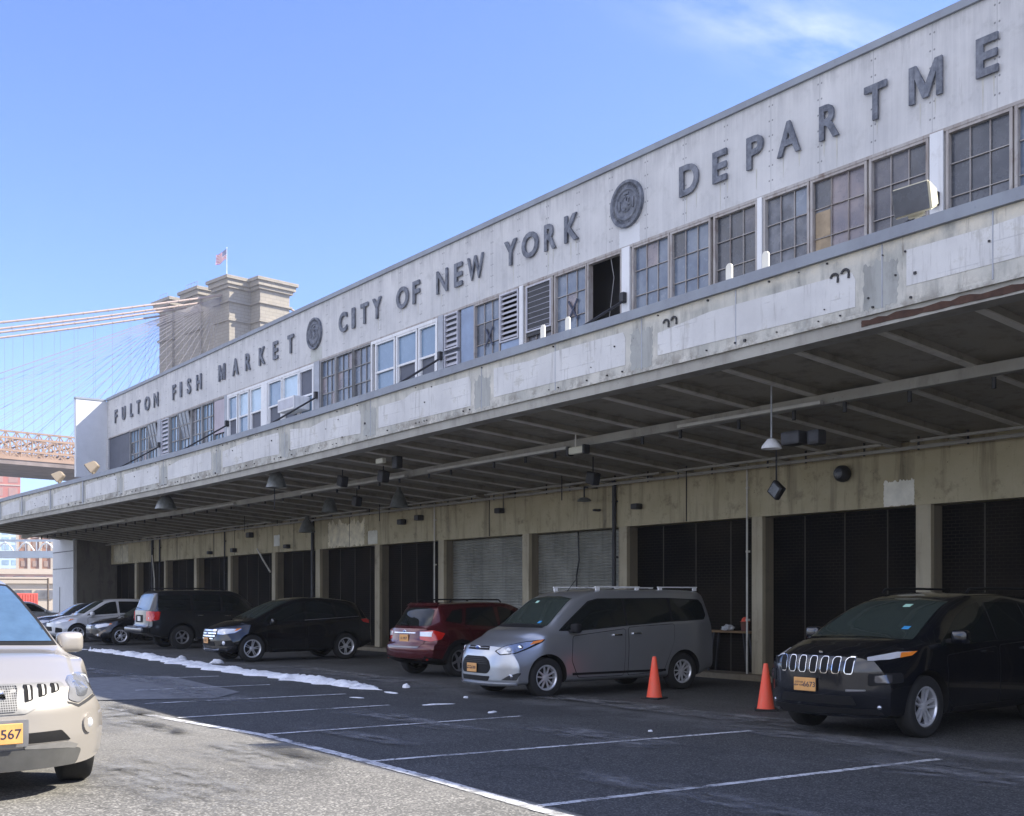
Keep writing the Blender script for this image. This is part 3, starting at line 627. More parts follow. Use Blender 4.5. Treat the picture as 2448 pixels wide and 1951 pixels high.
# ---- upper windows
ZH, ZS = 9.74, 7.56
def pane_grid(bmf, x0, x1, z0, z1, nc, zs, w=.03, y=YW+.03, d=.03):
    for i in range(1, nc):
        x = x0+(x1-x0)*i/nc; box(bmf, x-w/2, x+w/2, y, y+d, z0, z1)
    for z in zs: box(bmf, x0, x1, y-.003, y+d+.003, z-w/2, z+w/2)
NW = []; PV = [M['pane_dark'], glass_pane('pane_dusty', (.085, .092, .11), (.19, .20, .225), .25, 3.5), glass_pane('pane_dusty_b', (.065, .068, .085), (.15, .145, .16), .22, 1.4)]
def window(x0, x1, kind, lab=None):
    nc = 3; zs = (9.16, 8.59, 8.03); fm = M['rustpaint']; pm = M['pane_dark']; jw = .042; mw = .014
    if kind in ('p', 'board', 'open', 'tilt'): fm, pm, nc, mw, jw = M['greyframe'], M['pane_painted_sky'], 3, .045, .05
    if kind == 'gp': fm, pm, mw, jw = M['greyframe'], M['pane_blue'], .03, .05
    if kind == 'd': pm = PV[len(NW) % 3]; NW.append(1)
    if kind == 'b': pm = M['pane_blue']
    if kind == 'blue': pm = M['pane_blue']; jw = .035
    if kind == 'l': pm = M['pane_lilac']
    bm = bmesh.new()
    box(bm, x0, x1, YW-.02, YW+.10, ZH-.05, ZH+.036); box(bm, x0, x1, YW-.02, YW+.10, ZS-.02, ZS+.05)
    box(bm, x0-jw, x0+jw*.3, YW-.025, YW+.12, ZS, ZH); box(bm, x1-jw*.3, x1+jw, YW-.025, YW+.12, ZS, ZH)
    if kind in ('p', 'gp', 'b', 'blue', 'd', 'l', 'board'): pane_grid(bm, x0+.02, x1-.02, ZS+.05, ZH-.05, nc, zs, mw)
    if kind in ('open', 'tilt'): pane_grid(bm, x0+.02, x1-.02, ZS+.05, 8.55, nc, (8.03,), mw); box(bm, x0, x1, YW+.0, YW+.06, 8.53, 8.57)
    wd = part('window', bm, fm, label=lab)
    def pane(x0, x1, z0, z1, m, y=YW+.065, lab=None): return obj('pane', bbox(x0, x1, y, y+.02, z0, z1), m, wd, BO, label=lab)
    if kind in ('p', 'gp', 'b', 'blue', 'd', 'l'): pane(x0, x1, ZS, ZH, pm)
    if kind in ('d', 'b', 'l', 'gp', 'blue', 'p'):      # odd replaced panes
        rr = random.Random(int(-x0*100))
        for q in range(2):
            i, j = rr.randrange(3), rr.randrange(3); za = (8.03, 8.59, 9.16, ZH-.05)[j]; zb = (8.03, 8.59, 9.16, ZH-.05)[j+1]
            pane(x0+(x1-x0)*i/3+.02, x0+(x1-x0)*(i+1)/3-.02, za+.02, zb-.02, rr.choice([PV[1], PV[2], M['pane_blue'], M['pane_lilac'], M['pane_dark']]), YW+.056-.004*q)
    if kind == 'l':
        pane(x0+.03, x0+.40, 8.20, 8.58, M['pane_tan'], YW+.05); pane(x0+.03, x0+.38, 8.61, 9.10, M['pane_tan'], YW+.05)
    if kind == 'board':
        pane(x0, x1, ZS, 8.3, pm); obj('board', bbox(x0+.04, x1-.04, YW-.005, YW+.028, 8.34, ZH-.06), M['lilac'], wd, BO)
    if kind in ('open', 'tilt'):
        pane(x0, x1, ZS, 8.55, pm)
        b2 = bmesh.new(); w = x1-x0
        for i in range(4): box(b2, x0+.04+(w-.08)*i/3-.02, x0+.04+(w-.08)*i/3+.02, -.02, .02, 0, 1.15)
        for z in (0, .57, 1.13): box(b2, x0+.04, x1-.04, -.023, .023, z-.02, z+.02)
        box(b2, x0+.05, x1-.05, .0, .012, 0, 1.13, 1)
        bmesh.ops.rotate(b2, verts=b2.verts, cent=(0, 0, .6), matrix=Matrix.Rotation(R(11), 3, 'X')); bmesh.ops.translate(b2, verts=b2.verts, vec=(0, YW-.02, 8.58))
        obj('tilted_sash', b2, [M['greyframe'], M['pane_blue']], wd, BO)
    if kind == 'blue':
        b2 = bmesh.new(); cx = x0+(x1-x0)*.55
        bar(b2, (cx-.17, YW+.02, 8.5), (cx+.17, YW+.02, 8.98), .02, .05); bar(b2, (cx-.17, YW+.022, 8.98), (cx+.17, YW+.022, 8.5), .02, .05)
        obj('painted_cross', b2, plain('cross_paint', (.05, .06, .10), .8), wd, BO)
    if kind == 'black':
        pane(x0, x1, ZS, 8.15, M['pane_dark']); b2 = bmesh.new(); path(b2, [(x0+.75, YW+.05, 9.68), (x0+.86, YW+.05, 9.2), (x0+.75, YW+.05, 8.6), (x0+.68, YW+.05, 8.2)], .008, 6); obj('dangling_wire', b2, M['rope'], wd, BO)
        b2 = bmesh.new(); box(b2, x0, x1, YW, YW+.05, 8.13, 8.19); obj('transom', b2, M['rustpaint'], wd, BO)
    return wd
def slats(bm, x0, x1, z0, z1, n, y=YW-.01, tilt=.05, th=.012):
    for i in range(n):
        z = z0+(z1-z0)*(i+.5)/n; h = (z1-z0)/n*.62
        v = [bm.verts.new(p) for p in ((x0, y-tilt*.2, z-h/2), (x1, y-tilt*.2, z-h/2), (x1, y+tilt, z+h/2), (x0, y+tilt, z+h/2))]
        v2 = [bm.verts.new((p.co.x, p.co.y+th, p.co.z)) for p in v]
        bm.faces.new(v); bm.faces.new(v2[::-1])
        for a in range(4): bm.faces.new((v[a], v2[a], v2[(a+1) % 4], v[(a+1) % 4]))
    bmesh.ops.recalc_face_normals(bm, faces=bm.faces)
def louver(x0, x1, z0, z1, n, lab=None, y=YW-.02):
    bm = bmesh.new()
    box(bm, x0, x1, y-.02, y+.08, z1-.04, z1); box(bm, x0, x1, y-.02, y+.08, z0, z0+.04); box(bm, x0, x0+.04, y-.021, y+.08, z0+.04, z1-.04); box(bm, x1-.04, x1, y-.021, y+.08, z0+.04, z1-.04)
    slats(bm, x0+.04, x1-.04, z0+.05, z1-.05, n, y+.01)
    return part('louver', bm, M['louver'], label=lab)
for a, b, k2 in [(-55.98, -54.6, 'p'), (-54.48, -53.33, 'p'), (-53.21, -52.0, 'tilt'), (-50.33, -49.17, 'p'), (-49.11, -47.79, 'open'), (-47.69, -46.53, 'p'), (-46.43, -45.22, 'p'), (-45.17, -44.01, 'board'),
                 (-35.45, -34.41, 'gp'), (-34.32, -33.18, 'gp'), (-33.12, -31.95, 'gp'), (-26.09, -24.92, 'blue'), (-22.5, -21.31, 'blue'), (-21.21, -20.04, 'black'), (-19.60, -18.45, 'b'), (-18.35, -17.21, 'b'), (-17.04, -15.90, 'd'), (-15.66, -14.58, 'd'), (-14.47, -13.25, 'l'), (-13.12, -11.96, 'd'),
                 (-11.54, -10.40, 'd'), (-10.28, -9.13, 'b'), (-9.0, -7.9, 'd'), (-7.5, -6.4, 'd'), (-6.3, -5.2, 'b'), (-5.1, -3.9, 'd'), (-3.5, -2.4, 'd')]:
    window(a, b, k2)
part('window_screen', bbox(-59.4, -56.1, YW+.02, YW+.05, ZS, ZH), M['pane_screen'])
louver(-51.45, -50.5, 8.1, 9.72, 8)
louver(-27.62, -26.92, 8.72, 9.74, 6); louver(-27.62, -26.92, 7.7, 8.6, 5)
louver(-24.88, -24.05, 8.45, 9.74, 9)
louver(-23.70, -22.66, 8.50, 9.70, 8)
bm = bmesh.new(); box(bm, -23.78, -22.6, YW-.01, YW+.02, 8.40, 9.76); part('louver_surround', bm, M['steel_dark'])
part('window_panel', bbox(-24.85, -24.02, YW, YW+.05, ZS, 8.44), M['bluepanel']); part('window_panel', bbox(-26.78, -26.14, YW, YW+.05, ZS, ZH), M['bluepanel'])
window(-23.72, -22.64, 'd'); window(-50.45+.0-1.0, -50.5, 'p')
part('window_panel', bbox(-28, -26.85, YW+.06, YW+.08, ZS, ZH), M['pane_screen'])
for a, b, m in ((-60, -59.42, 'wall'), (-51.95, -51.5, 'greymull'), (-43.96, -43.7, 'greymull'), (-35.9, -35.52, 'greymull'), (-27.93, -27.66, 'greymull'), (-23.98, -23.82, 'whitepaint'), (-19.97, -19.70, 'whitepaint'), (-15.84, -15.72, 'whitepaint'), (-11.88, -11.62, 'whitepaint'), (-7.8, -7.6, 'whitepaint'), (-3.8, -3.6, 'whitepaint')):
    part('window_post', bbox(a, b, YW-.05, YW+.15, ZS, ZH+.03), M[m])
part('head_strip', bbox(-59.4, XR, YW-.03, YW+.0, 9.742, 9.80), M['rustpaint'])
part('blank_wall', bbox(-2.3, XR, YW, YW+.2, ZS-.01, ZH+.03), M['paleplaster'])
# replacement windows with white frames and double-hung sashes
def sash_window(x0, x1, cols, lab):
    bm = bmesh.new(); y = YW-.05
    box(bm, x0, x1, y, y+.12, ZH-.09, ZH+.0); box(bm, x0, x0+.07, y-.001, y+.12, ZS, ZH-.09); box(bm, x1-.07, x1, y-.001, y+.12, ZS, ZH-.09)
    wd = part('sash_window', bm, M['whitepaint'], label=lab)
    for (a, b, up, lo) in cols:
        b2 = bmesh.new(); mid = 8.72 if up != 'low' else 9.1
        for q in (a, b): box(b2, q-.035, q+.035, y+.012, y+.10, ZS, ZH-.09)
        box(b2, a, b, y+.02, y+.08, mid-.03, mid+.03); box(b2, a, b, y+.015, y+.075, ZH-.15, ZH-.09)
        if lo == 'screen':
            box(b2, a+.06, a+.10, y+.03, y+.085, ZS, mid-.03); box(b2, b-.10, b-.06, y+.03, y+.085, ZS, mid-.03)
        sh = obj('sash', b2, M['whitepaint'], wd, BO)
        mt = {'sky': M['pane_painted_sky'], 'white': M['pane_white'], 'screen': M['pane_screen']}
        obj('pane', bbox(a, b, y+.085, y+.10, mid, ZH-.1), mt[up], wd, BO); obj('pane', bbox(a, b, y+.09, y+.105, ZS, mid), mt[lo], wd, BO)
    return wd
sash_window(-43.67, -35.94, [(-43.58, -42.7, 'sky', 'screen'), (-42.5, -41.6, 'white', 'sky'), (-41.4, -40.35, 'white', 'screen'), (-39.75, -38.6, 'sky', 'screen'), (-38.45, -37.2, 'white', 'screen'), (-37.1, -36.05, 'screen', 'sky')], 'white framed window group with six double-hung sashes')
part('window_post', bbox(-40.3, -39.8, YW-.07, YW+.0, ZS, ZH-.09), M['whitepaint'])
sash_window(-31.89, -27.97, [(-31.6, -30.45, 'sky', 'sky'), (-30.3, -29.15, 'sky', 'screen'), (-29.0, -28.06, 'sky', 'screen')], 'white framed window with three tall double-hung sashes')
# air conditioner jammed in the sash window
ac = thing('air_conditioner', 'pale window air conditioner poking out below the white sashes', 'air conditioner', (-37.0, 17.4, 8.2))
bm = bmesh.new(); rbox(bm, (0, 0, .22), (1.3, .62, .46), .02); obj('casing', bm, M['whitepaint'], ac)
bm = bmesh.new(); box(bm, -.6, .6, -.322, -.308, .06, .38); obj('grille', bm, M['louver'], ac)
# tie rods carrying the canopy
for x in (-3.9, -11.75, -19.86, -27.74, -35.67, -43.6, -51.59):
    bm = bmesh.new(); tube(bm, (x, YW-.05, 8.55), (x, 12.2, 5.2+sag(x)), .032, 10); rbox(bm, (x, YW-.08, 8.6), (.14, .16, .24), .02)
    part('tie_rod', bm, M['steel_dark'])
for x in (-10.11, -10.75, -14.22, -14.87):
    bm = bmesh.new(); pts = [(-.055, 0), (.055, 0), (.055, .19)]+[(.055*math.cos(R(a)), .19+.055*math.sin(R(a))) for a in (30, 60, 90, 120, 150)]+[(-.055, .19)]
    prism(bm, pts, lambda a, b, d, x=x: (x+a, 11.42+d, 5.93+sag(x)+b), .025); part('bracket_plate', bm, plain('cream_enamel', (.75, .72, .62), .5, var=.05))
# ---- lettering
GW = {'I': .20, 'M': .66, 'W': .78, 'O': .70, 'N': .58, 'E': .40, 'F': .38, 'L': .38, 'S': .42, 'T': .48, 'A': .58, 'U': .52, 'R': .46, 'K': .54, 'P': .44, 'D': .58, 'C': .56, 'Y': .56, 'H': .56}
for word, xx in (('FULTON', [-58.12, -56.9, -55.68, -54.65, -53.38, -52.15]), ('FISH', [-49.76, -48.92, -47.93, -46.76]), ('MARKET', [-44.23, -42.83, -41.61, -40.28, -39.08, -37.79]), ('CITY', [-33.78, -33.06, -32.32, -31.51]), ('OF', [-29.94, -29.14]), ('NEW', [-27.71, -26.86, -26.01]), ('YORK', [-24.36, -23.51, -22.67, -21.82]), ('DEPARTMENT', [-17.78, -16.87, -15.9, -15.02, -14.04, -13.0, -11.96, -10.79, -9.8, -8.7])):
    for ch, x in zip(word, xx):
        if ch == 'M':
            w, t = GW[ch]/2, .135
            pts = [(-w, -.33), (-w, .33), (-w+t*1.05, .33), (0, -.06), (w-t*1.05, .33), (w, .33), (w, -.33), (w-t*.85, -.33), (w-t*.85, .10), (.055, -.29), (-.055, -.29), (-w+t*.85, .10), (-w+t*.85, -.33)]
            bm = bmesh.new(); prism(bm, pts, lambda a, b, d: (a, b, d), .045); bmesh.ops.translate(bm, verts=bm.verts, vec=(0, 0, -.022))
        else: bm = text_mesh(ch, .66, GW[ch], .022, .006 if ch in 'WN' else .026)
        bmesh.ops.rotate(bm, verts=bm.verts, cent=(0, 0, 0), matrix=Matrix.Rotation(R(90), 3, 'X')); bmesh.ops.translate(bm, verts=bm.verts, vec=(x, YW-.045, 10.74))
        part('sign_letter', bm, M['letter'])
# pale drips under the letters and seals
r = random.Random(9); DR = plain('pale_drip', (.50, .49, .44), .9)
for x in (-52.3, -37.8, -39.1, -33.8, -31.5, -30.0, -29.1, -27.8, -26.9, -25.9, -24.3, -22.8, -22.6, -21.9, -21.7, -17.6, -17.9, -16.9, -16.7, -15.9, -15.2, -14.8, -14.2, -13.9, -13.0, -12.1, -11.8, -10.9, -10.7):
    w = r.uniform(.012, .028); h = r.uniform(.25, .6); pts = [(x-w, 10.4), (x+w, 10.4), (x+w*.6, 10.4-h*.6), (x, 10.4-h)]
    bm = bmesh.new(); prism(bm, pts, lambda a, b, d: (a, YW-.003+d, b), .01); part('rust_drip', bm, DR)
part('pale_stain', ragged(-36.25, -35.4, 9.81, 10.24, YW-.003, amp=.03, seed=6), plain('stain_tan', (.46, .47, .44), .9)); part('pale_stain', ragged(-20.1, -19.4, 9.81, 10.24, YW-.003, amp=.03, seed=7), M['wingpaint'])
def seal(x, z=10.76):
    bm = bmesh.new(); rr = .54
    prof = [(0.001, -.05), (.14, -.052), (.17, -.075), (.20, -.05), (.30, -.048), (.33, -.075), (.37, -.075), (.40, -.045), (.45, -.045), (.48, -.085), (rr, -.085), (rr+.005, -.02), (rr+.005, 0)]
    lathe(bm, prof, 48, 'y')
    r = random.Random(3)
    for i in range(40):      # raised relief: ring of lettering marks and a worn central device
        a = 2*math.pi*i/40
        if i % 10 != 0: tube(bm, (math.cos(a)*.41, -.055, math.sin(a)*.41), (math.cos(a)*.455, -.058, math.sin(a)*.455), .010, 5)
    for i in range(14): rbox(bm, (r.uniform(-.11, .11), -.06, r.uniform(-.12, .12)), (r.uniform(.03, .07), .03, r.uniform(.04, .12)), .008, 1)
    rbox(bm, (0, -.062, -.02), (.14, .035, .18), .03)
    for s in (-1, 1): rbox(bm, (s*.23, -.06, -.01), (.06, .04, .24), .02)
    rbox(bm, (0, -.06, .235), (.16, .04, .05), .015)
    bmesh.ops.translate(bm, verts=bm.verts, vec=(x, YW, z)); bmesh.ops.recalc_face_normals(bm, faces=bm.faces)
    part('city_seal', bm, M['letter'], smooth=35)
seal(-35.9); seal(-19.8)

# ------------------------------------------------------------------ lamps on and under the canopy
def pendant(loc, rod, lab, d=.56):
    t = thing('pendant_lamp', lab, 'lamp', loc, 0, 'dome lamps hanging under the canopy')
    bm = bmesh.new(); r = d/2
    rings = lathe(bm, [(r, -.06), (r*.96, -.02), (r*.80, .12), (r*.60, .25), (r*.38, .35), (r*.25, .39), (r*.24, .52), (.001, .53)], 28)
    lathe(bm, [(r, -.06), (r*.92, -.01), (r*.76, .12), (r*.56, .24), (.001, .30)], 28); bmesh.ops.recalc_face_normals(bm, faces=bm.faces)
    obj('lamp_shade', bm, M['shade'], t, smooth=50)
    bm = bmesh.new(); tube(bm, (0, 0, .50), (0, 0, rod), .022, 8); obj('rod', bm, M['steel_dark'], t)
    bm = bmesh.new(); bmesh.ops.create_uvsphere(bm, u_segments=16, v_segments=10, radius=.085, matrix=Matrix.Translation((0, 0, .10))); obj('bulb', bm, M['bulb'], t, smooth=60)
    return t
M['shade'] = plain('lamp_enamel', (.16, .17, .165), .35, .2, .35, 7, coat=1) if False else plain('lamp_enamel', (.17, .18, .175), .35, .2, .35, 7)
M['bulb'] = plain('bulb_glass', (.6, .6, .58), .15, var=.02)
pendant((-34.4, 11.95, 4.42), .62, 'large dome lamp under the canopy edge, leftmost of the hanging lamps', .66)
pendant((-26.4, 11.95, 4.46), .62, 'dome lamp close behind the fascia, below the word MARKET', .52)
pendant((-26.3, 15.4, 4.12), .6, 'dome lamp with bright rim hanging between beam and wall above the red car', .50)
pendant((-29.9, 15.2, 4.20), .6, 'smaller dim dome lamp hanging left of the bright-rimmed one', .48)
pendant((-34.9, 16.9, 3.90), .7, 'dim dome lamp close to the wall above the black crossover', .56)
t = thing('hanging_lamp', 'white bulb lamp on a long thin rod under the canopy right of centre', 'lamp', (-11.3, 12.9, 3.86))
bm = bmesh.new(); lathe(bm, [(.15, 0), (.14, .04), (.10, .09), (.06, .14), (.001, .15)], 20); lathe(bm, [(.15, 0), (.1, .05), (.001, .06)], 20); obj('lamp_shade', bm, M['whitepaint'], t, smooth=50)
bm = bmesh.new(); tube(bm, (0, 0, .15), (0, 0, 1.27), .014, 8); obj('rod', bm, M['steel_grey'], t)
bm = bmesh.new(); rbox(bm, (.35, .1, .12), (.34, .25, .2), .04); rbox(bm, (.70, .15, .10), (.22, .2, .22), .05); obj('ballast_box', bm, M['steel_dark'], t)
t = thing('hanging_floodlight', 'small square floodlight hanging diamond-wise from a rod in front of the beige band', 'lamp', (-13.9, 16.0, 3.45))
bm = bmesh.new(); rbox(bm, (0, 0, .17), (.27, .12, .27), .03, 2, Matrix.Rotation(R(40), 3, 'Y')); obj('lamp_body', bm, M['steel_dark'], t)
bm = bmesh.new(); rbox(bm, (0, -.066, .17), (.20, .01, .20), .004, 1, Matrix.Rotation(R(40), 3, 'Y')); obj('lamp_lens', bm, M['pane_dark'], t)
bm = bmesh.new(); tube(bm, (0, 0, .34), (0, 0, 1.05), .016, 8); obj('rod', bm, M['steel_dark'], t)
t = thing('wall_lamp', 'round caged wall lamp fixed on the beige band above the parked navy crossover', 'lamp', (-13.7, 17.69, 4.0))
bm = bmesh.new(); lathe(bm, [(.001, 0), (.14, 0), (.16, -.06), (.15, -.15), (.10, -.22), (.001, -.24)], 20, 'y'); obj('lamp_body', bm, M['steel_dark'], t, smooth=50)
bm = bmesh.new(); lathe(bm, [(.001, -.245), (.07, -.235), (.10, -.221)], 20, 'y'); obj('lamp_lens', bm, M['pane_dark'], t)
t = thing('wall_lamp', 'small wall lamp with dish reflector on the beige band right of the downpipe', 'lamp', (-20.9, 17.3, 3.95))
bm = bmesh.new(); lathe(bm, [(.17, 0), (.15, .05), (.08, .09), (.001, .10)], 20); lathe(bm, [(.17, 0), (.08, .05), (.001, .06)], 20); obj('lamp_shade', bm, M['shade'], t, smooth=50)
bm = bmesh.new(); tube(bm, (0, 0, .09), (0, 0, .35), .02, 8); tube(bm, (0, 0, .34), (0, .4, .34), .02, 8); obj('arm', bm, M['steel_dark'], t)
t = thing('batten_light', 'short white light fitting on a long rod beneath the canopy beam', 'lamp', (-16.5, 13.5, 4.42))
bm = bmesh.new(); rbox(bm, (0, 0, 0), (.42, .12, .13), .02); obj('lamp_body', bm, plain('cream_fitting', (.62, .60, .48), .5, var=.05), t)
for q, w in ((-.24, .08), (.24, .06)): bm = bmesh.new(); rbox(bm, (q, 0, 0), (w, .15, .17), .02); obj('end_cap', bm, M['steel_dark'], t)
bm = bmesh.new(); tube(bm, (0, -.05, .06), (0, -.05, .72), .014, 8); obj('rod', bm, M['joist'], t)
t = thing('batten_light', 'small cream light box under the canopy edge above the black crossover', 'lamp', (-21.6, 12.2, 4.62))
bm = bmesh.new(); rbox(bm, (0, 0, 0), (.30, .1, .11), .02); obj('lamp_body', bm, plain('cream_fitting_b', (.6, .58, .47), .5, var=.05), t)
bm = bmesh.new(); rbox(bm, (.35, .2, -.05), (.22, .16, .26), .03); obj('ballast_box', bm, M['steel_dark'], t)
for i, (x, y, z, lab) in enumerate([(-22.9, 13.0, 4.45, 'dark junction box hanging below the joists left of the cream light box'), (-24.9, 13.0, 4.50, 'dark broken fitting under the joists between two dome lamps'), (-27.7, 14.9, 4.3, 'dark box fitting hanging under the middle of the canopy'), (-18.2, 15.3, 4.15, 'dark spotlight hanging low near the wall pipes')]):
    bm = bmesh.new(); rbox(bm, (0, 0, 0), (.26, .2, .26), .04, 2, Matrix.Rotation(R(15), 3, 'Y')); tube(bm, (0, 0, .1), (0, 0, .45), .015, 6)
    o = obj('junction_box', bm, M['steel_dark']); o.location = (x, y, z); tag(o, lab, 'fitting')
def floodlight(loc, rz, tilt, s, lab):
    t = thing('floodlight', lab, 'floodlight', loc, rz, 'floodlights standing on the canopy edge')
    cr = plain('flood_housing', (.62, .58, .45) if s < .8 else (.30, .245, .18), .5, var=.08, world=False)
    rot = Matrix.Rotation(tilt, 3, 'X')
    bm = bmesh.new(); t1 = bmesh.new()
    f, bk = (.32*s, .22*s), (.20*s, .13*s)
    v = [t1.verts.new(p) for p in ((-f[0], -.2*s, -f[1]), (f[0], -.2*s, -f[1]), (f[0], -.2*s, f[1]), (-f[0], -.2*s, f[1]), (-bk[0], .2*s, -bk[1]), (bk[0], .2*s, -bk[1]), (bk[0], .2*s, bk[1]), (-bk[0], .2*s, bk[1]))]
    for q in ((0, 1, 2, 3), (7, 6, 5, 4), (0, 4, 5, 1), (1, 5, 6, 2), (2, 6, 7, 3), (3, 7, 4, 0)): t1.faces.new([v[i] for i in q])
    bmesh.ops.bevel(t1, geom=list(t1.edges), offset=.02, segments=2, affect='EDGES'); bmesh.ops.rotate(t1, verts=t1.verts, matrix=rot); bmesh.ops.translate(t1, verts=t1.verts, vec=(0, 0, .38*s)); merge(bm, t1)
    obj('lamp_body', bm, cr, t)
    bm = bmesh.new(); box(bm, -f[0]*.9, f[0]*.9, -.212*s, -.203*s, -f[1]*.88, f[1]*.88); bmesh.ops.rotate(bm, verts=bm.verts, matrix=rot); bmesh.ops.translate(bm, verts=bm.verts, vec=(0, 0, .38*s)); obj('lamp_lens', bm, M['pane_dark'], t)
    bm = bmesh.new(); rbox(bm, (0, 0, .07*s), (.08*s, .08*s, .22*s), .01); rbox(bm, (-.02, 0, .16*s), (.26*s, .06*s, .06*s), .01); obj('bracket', bm, cr, t)
    return t
floodlight((-7.92, 11.55, 5.98), R(2), R(12), .78, 'large cream floodlight standing on the canopy edge at the right')
floodlight((-40.6, 11.55, 5.88), R(-30), R(38), .85, 'tan floodlight tilted on the canopy edge beside the pale wing panel')
floodlight((-45.0, 11.55, 5.92), R(-30), R(38), .85, 'tan floodlight on the canopy edge, the farther one beyond the wing panel')

# ------------------------------------------------------------------ vehicles
def paint(name, c, metal=.5, rough=.28, flake=True, dust=.12, dustc=(.22, .21, .19)):
    b = MB(name); v = b.pos(False); x, y, z = b.xyz(v)
    f = b.noise(v, 1.6, 6, .6, .4, .75)
    low = b.ramp(z, .2, .9, 1, .25)
    fac = b.math('MULTIPLY', b.math('MULTIPLY', f, low), dust)
    col = b.mix(fac, c, dustc)
    return b.set(col, b.math('ADD', rough, b.math('MULTIPLY', fac, .6)), metal, Coat_Weight=1.0, Coat_Roughness=.04)
def cm(name, c, rough=.4, metal=0., **k):
    b = MB(name); v = b.pos(False); f = b.noise(v, 9, 5, .6, .3, .7)
    return b.set(b.mix(f, tuple(q*.88 for q in c), tuple(min(1, q*1.12) for q in c)), rough, metal, **k)
M['tyre'] = cm('tyre_rubber', (.018, .018, .018), .85)
M['alloy'] = cm('alloy', (.68, .69, .72), .25, .5)
M['alloy_dull'] = cm('alloy_dull', (.24, .24, .25), .35, .4)
M['chrome'] = cm('chrome', (.80, .82, .86), .08, 1.)
M['carglass'] = cm('car_glass', (.010, .013, .013), .04, 0., IOR=1.52)
M['windscreen'] = cm('windscreen_glass', (.030, .042, .038), .04, 0., IOR=1.52)
M['trim'] = cm('black_trim', (.011, .011, .012), .7, 0., Specular_IOR_Level=.25)
M['trim_grey'] = cm('grey_cladding', (.04, .04, .042), .7, 0., Specular_IOR_Level=.3)
M['gap'] = cm('panel_gap', (.004, .004, .004), .9)
M['amber'] = cm('amber_lens', (.75, .22, .03), .15, 0., IOR=1.5)
M['redlens'] = cm('red_lens', (.55, .018, .012), .12, 0., IOR=1.5, Coat_Weight=1.)
M['whitelens'] = cm('clear_lens', (.68, .70, .74), .10, .25, Coat_Weight=1.)
M['lampback'] = cm('lamp_reflector', (.42, .44, .48), .18, .8, Coat_Weight=1.)
M['darklens'] = cm('smoked_lens', (.10, .10, .11), .12, .4, Coat_Weight=1.)
M['screen_blue'] = cm('windscreen_painted_sky', (.085, .15, .24), .05, .25, IOR=1.52)  # bright sky reflection painted into the glass colour
M['plate'] = cm('plate_orange', (.66, .34, .11), .45)
M['plate_white'] = cm('plate_white', (.75, .75, .72), .45)
M['ink'] = cm('plate_ink', (.02, .02, .05), .6)
M['sticker_b'] = cm('sticker_blue', (.05, .30, .62), .5)
M['sticker_g'] = cm('sticker_green', (.45, .72, .60), .5)
M['badge_blue'] = cm('badge_blue', (.03, .07, .25), .3)
